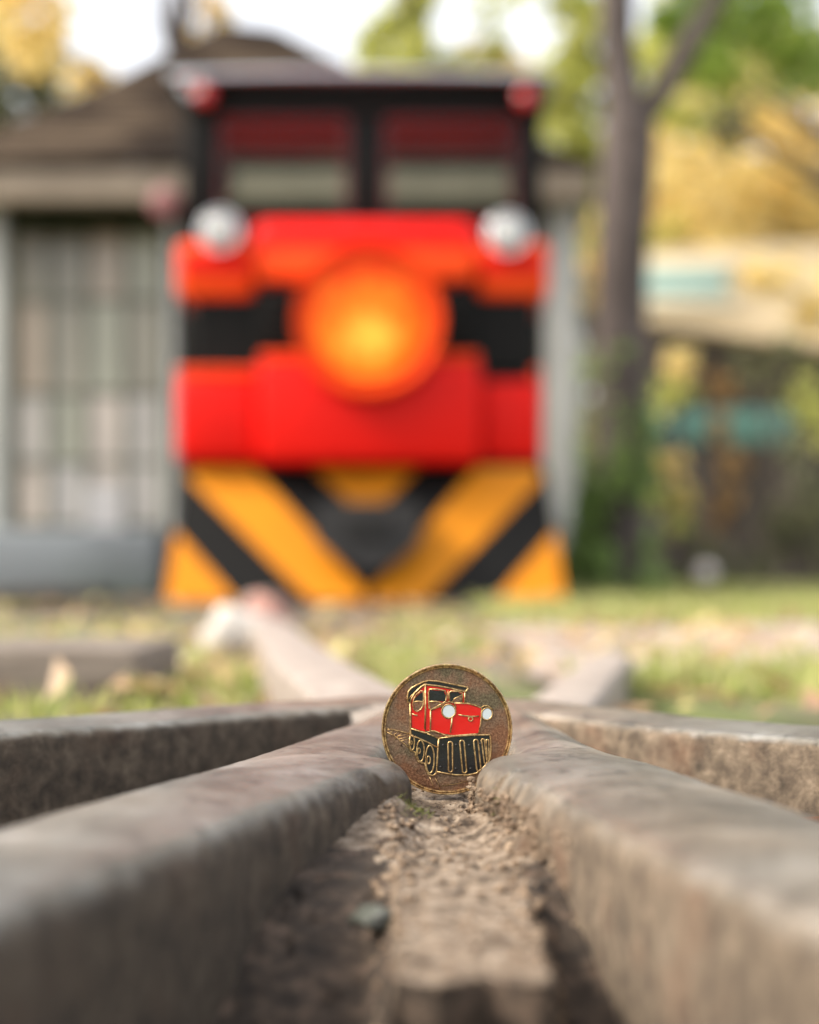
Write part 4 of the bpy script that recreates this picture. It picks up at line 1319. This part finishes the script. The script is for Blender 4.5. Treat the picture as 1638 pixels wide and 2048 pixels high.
def shrub(name, Y, clumps, label, leaf=.08, dens=1.0):
    px = sum(c[0] for c in clumps) / len(clumps)
    base = at(px, HOR, Y); base.z = ground_z(base.x, base.y)
    t = thing(name, base, label, 'shrub')
    m_ = MB()
    for c in clumps:
        cc = at(c[0], c[1], Y)
        limb(m_, [base + Vector((random.uniform(-.1, .1), 0, -.03)), base.lerp(cc, .5) + Vector((0, .02, .05)), cc], .025, .008, 6, .03)
    link('stem', m_, M['bark'], t, smooth='all')
    kinds = {}
    for c in clumps: kinds.setdefault(c[3], []).append(c)
    for kind, lst in kinds.items():
        m_ = MB(); m_.open = True
        for px, py, rp, kd, full in lst:
            c, rad = clump_at(px, py, Y, rp)
            n_ = int((rad[0] * 2) ** 2 / (leaf * leaf * .36) * full * dens * .6)
            for _ in range(3):
                o_ = Vector((random.uniform(-.5, .5) * rad[0], random.uniform(-.5, .5) * rad[1], random.uniform(-.5, .5) * rad[2]))
                leaf_quads(m_, c + o_, tuple(q * .66 for q in rad), max(20, n_ // 3), leaf)
        link('foliage', m_, M[kind], t)
    return t

shrub('yellow_shrub', 11.2, [(1345, 745, 60, 'leaf_yellow', .7), (1335, 790, 55, 'leaf_lime', .8), (1440, 765, 55, 'leaf_brown', .9)], 'yellowing shrub rising above the teal fence')
shrub('golden_shrub', 10.4, [(1345, 930, 50, 'leaf_yellow', .8), (1345, 1020, 62, 'leaf_lime', 1.0), (1365, 985, 45, 'leaf_yellow', .6)], 'golden shrub in front of the teal fence beside the forked tree')
shrub('brown_shrub', 10.8, [(1475, 930, 50, 'leaf_brown', .8), (1470, 1020, 55, 'leaf_brown', .9), (1450, 860, 30, 'leaf_brown', .5)], 'rusty brown shrub in front of the teal fence')
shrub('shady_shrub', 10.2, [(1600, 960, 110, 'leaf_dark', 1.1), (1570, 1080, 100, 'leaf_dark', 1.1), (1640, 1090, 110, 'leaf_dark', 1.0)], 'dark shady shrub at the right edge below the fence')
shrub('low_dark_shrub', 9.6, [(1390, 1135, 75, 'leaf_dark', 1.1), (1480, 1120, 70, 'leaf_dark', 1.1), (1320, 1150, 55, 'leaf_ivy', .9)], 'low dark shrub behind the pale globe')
shrub('olive_shrub', 12.0, [(1600, 790, 80, 'leaf_lime', 1.0), (1640, 850, 80, 'leaf_lime', .9), (1520, 730, 65, 'leaf_dark', 1.0), (1570, 720, 70, 'leaf_dark', 1.0)], 'olive shrub right of the teal fence')

shrub('tall_lime_shrub', 12.5, [(1120, 420, 60, 'leaf_lime', 1.3), (1175, 470, 70, 'leaf_lime', 1.3), (1150, 580, 70, 'leaf_grey', 1.3), (1180, 700, 70, 'leaf_grey', 1.2), (1195, 740, 75, 'leaf_grey', 1.6), (1190, 870, 80, 'leaf_lime', 1.6), (1160, 830, 80, 'leaf_grey', 1.2), (1170, 980, 80, 'leaf_lime', 1.0)],
      'tall pale green shrub between house corner and forked tree')
# far wood behind everything
m_ = MB(); m_.open = True
for k in range(70):
    px = random.uniform(-900, 2600); Y = random.uniform(24, 34)
    py = random.uniform(520, 1100)
    c, rad = clump_at(px, py, Y, random.uniform(110, 220))
    leaf_quads(m_, c, rad, 260, .34)
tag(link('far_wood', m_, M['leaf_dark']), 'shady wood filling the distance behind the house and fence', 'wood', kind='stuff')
m_ = MB(); m_.open = True
for k in range(46):
    px = random.uniform(1150, 2400); Y = random.uniform(20, 24)
    c, rad = clump_at(px, random.uniform(340, 560), Y, random.uniform(90, 160))
    leaf_quads(m_, c, rad, 190, .26)
tag(link('far_yellow_wood', m_, M['leaf_yellow']), 'sunlit yellow wood behind the trees at the right', 'wood', kind='stuff')

# ------------------------------------------------------------------ kiosk and fence at the right
kiosk = thing('kiosk', at(1480, HOR, 16) - Vector((0, 0, HC)), 'cream kiosk with pale teal sign board behind the forked tree', 'kiosk')
def kx(px, Y=15.0): return (px - 819) / FPX * Y
m2 = MB()
m2.prism([at(1268, 500, 15), at(1700, 480, 15), at(1700, 702, 15), at(1268, 640, 15)], (0, .25, 0))
part('canopy_panel', m2, M['cream'], kiosk)
part('sign_board', bx(1272, 545, 1452, 586, 14.94, .05, .01), M['paleteal'], kiosk, 50)
part('sign_border', bx(1262, 520, 1470, 543, 14.95, .04, .01), M['palecream'], kiosk, 50)
part('sign_border', bx(1262, 588, 1470, 612, 14.95, .04, .01), M['palecream'], kiosk, 50)
m2 = MB(); m2.box((kx(1300), 15.8, 0), (kx(1750), 16.0, at(0, 615, 15.8).z), 0)
part('back_wall', m2, M['darkwood'], kiosk)
for px in (1310, 1690):
    m2 = MB(); m2.box((kx(px), 15.3, 0), (kx(px + 18), 15.38, at(0, 650, 15.3).z), .006, 1)
    part('kiosk_post', m2, M['bark'], kiosk)

fence = thing('teal_fence', at(1430, HOR, 12.6) - Vector((0, 0, HC)), 'turquoise slatted fence rail beyond the shrubs at the right', 'fence')
for k in range(10):
    x0 = 1262 + k * 33
    o = link('slat', bx(x0, 816 + random.uniform(-2, 2), x0 + 25, 886 + random.uniform(-2, 2), 12.6, .03, .006), M['teal'], fence, smooth=50)
link('fence_rail', bx(1258, 840, 1600, 850, 12.635, .05, .004), M['paleteal'], fence)
for px in (1275, 1425, 1575):
    m2 = MB(); a, b = at(px, 800, 12.69), at(px + 12, 800, 12.69)
    m2.box((a.x, 12.69, -.05), (b.x, 12.75, at(0, 870, 12.7).z), .006, 1)
    link('fence_post', m2, M['darkwood'], fence)

g = at(1412, 1172, 8.6)
lamp_t = thing('garden_globe', (g.x, g.y, 0), 'small pale globe lamp on the lawn before the dark shrub', 'lamp')
m2 = MB(); m2.ball((g.x, g.y, .10), .05, 1, 1, 1, 3)
link('globe', m2, M['globe'], lamp_t, smooth='all')
m2 = MB(); m2.tube([(g.x, g.y, -.02), (g.x, g.y, .06)], .016, 10)
link('stake', m2, M['steel'], lamp_t, smooth='all')

# ------------------------------------------------------------------ grass and fallen leaves
m_ = MB(); m_.open = True
def grass_patch(n, xr, yr, h, thr, wd=.0035):
    k = 0
    while k < n:
        x = random.uniform(*xr); y = random.uniform(*yr)
        if noise.noise(Vector((x * 3.5, y * 3.5, 11))) < thr: k += 1; continue
        k += 1
        if x > .12 and 1.42 < y < 2.8 and noise.noise(Vector((x * 9, y * 9, 1))) < .35: continue
        b = Vector((x, y, ground_z(x, y) - .004))
        hh = h * random.uniform(.4, 1.3)
        d = Vector((random.gauss(0, .45), random.gauss(0, .45), 1)).normalized()
        s_ = Vector((math.cos(k), math.sin(k), 0)) * wd * random.uniform(.6, 1.4)
        bend = Vector((random.gauss(0, .3), random.gauss(0, .3), -.1)) * hh
        mid = b + d * hh * .6; tip = b + d * hh + bend
        m_.add([b - s_, b + s_, mid - s_ * .7, mid + s_ * .7, tip], [(0, 1, 3, 2), (2, 3, 4)])
grass_patch(3600, (-.75, -.06), (.85, 2.2), .03, -.05)
grass_patch(6500, (.13, .9), (.85, 1.75), .036, -.2)
grass_patch(4000, (-.05, .1), (1.1, 3.4), .025, 0.0)
grass_patch(9000, (.14, 2.4), (2.75, 6.5), .05, -.3, .006)
grass_patch(1300, (-1.8, -.3), (2.2, 4.6), .03, .05, .005)
grass_patch(6000, (.45, 5.5), (6.2, 11), .07, -.4, .010)
tag(link('grass', m_, M['grass']), 'short yellow green grass between and beside the rails', 'grass', kind='stuff')

m_ = MB(); m_.open = True
def litter(n, xr, yr, s0):
    for _ in range(n):
        x = random.uniform(*xr); y = random.uniform(*yr)
        z = ground_z(x, y) + random.uniform(.004, .022)
        d = Vector((random.gauss(0, .5), random.gauss(0, .5), 1)).normalized()
        u = d.orthogonal().normalized(); w = d.cross(u)
        a_ = random.uniform(0, 2 * PI)
        u, w = u * math.cos(a_) + w * math.sin(a_), w * math.cos(a_) - u * math.sin(a_)
        s_ = s0 * random.uniform(.5, 1.4); c = Vector((x, y, z))
        m_.add([c - u * s_ * .6, c - u * s_ * .1 + w * s_ * .36, c + u * s_ * .6 + d * s_ * .18, c - u * s_ * .1 - w * s_ * .36, c - d * s_ * .05],
               [(0, 4, 1), (1, 4, 2), (2, 4, 3), (3, 4, 0)])
litter(520, (-.9, -.05), (.75, 2.3), .026)
litter(420, (.12, 1.0), (.75, 2.4), .026)
litter(260, (-.2, .12), (1.0, 4.4), .026)
litter(700, (.15, 3.0), (2.2, 7), .03)
litter(170, (-2.0, -.4), (2.0, 5.0), .035)
litter(140, (-.42, -.02), (.66, .95), .018)
litter(120, (.1, .4), (.6, .9), .018)
tag(link('leaf_litter', m_, M['litter']), 'yellow and brown fallen leaves strewn over the grass', 'leaves', kind='stuff')
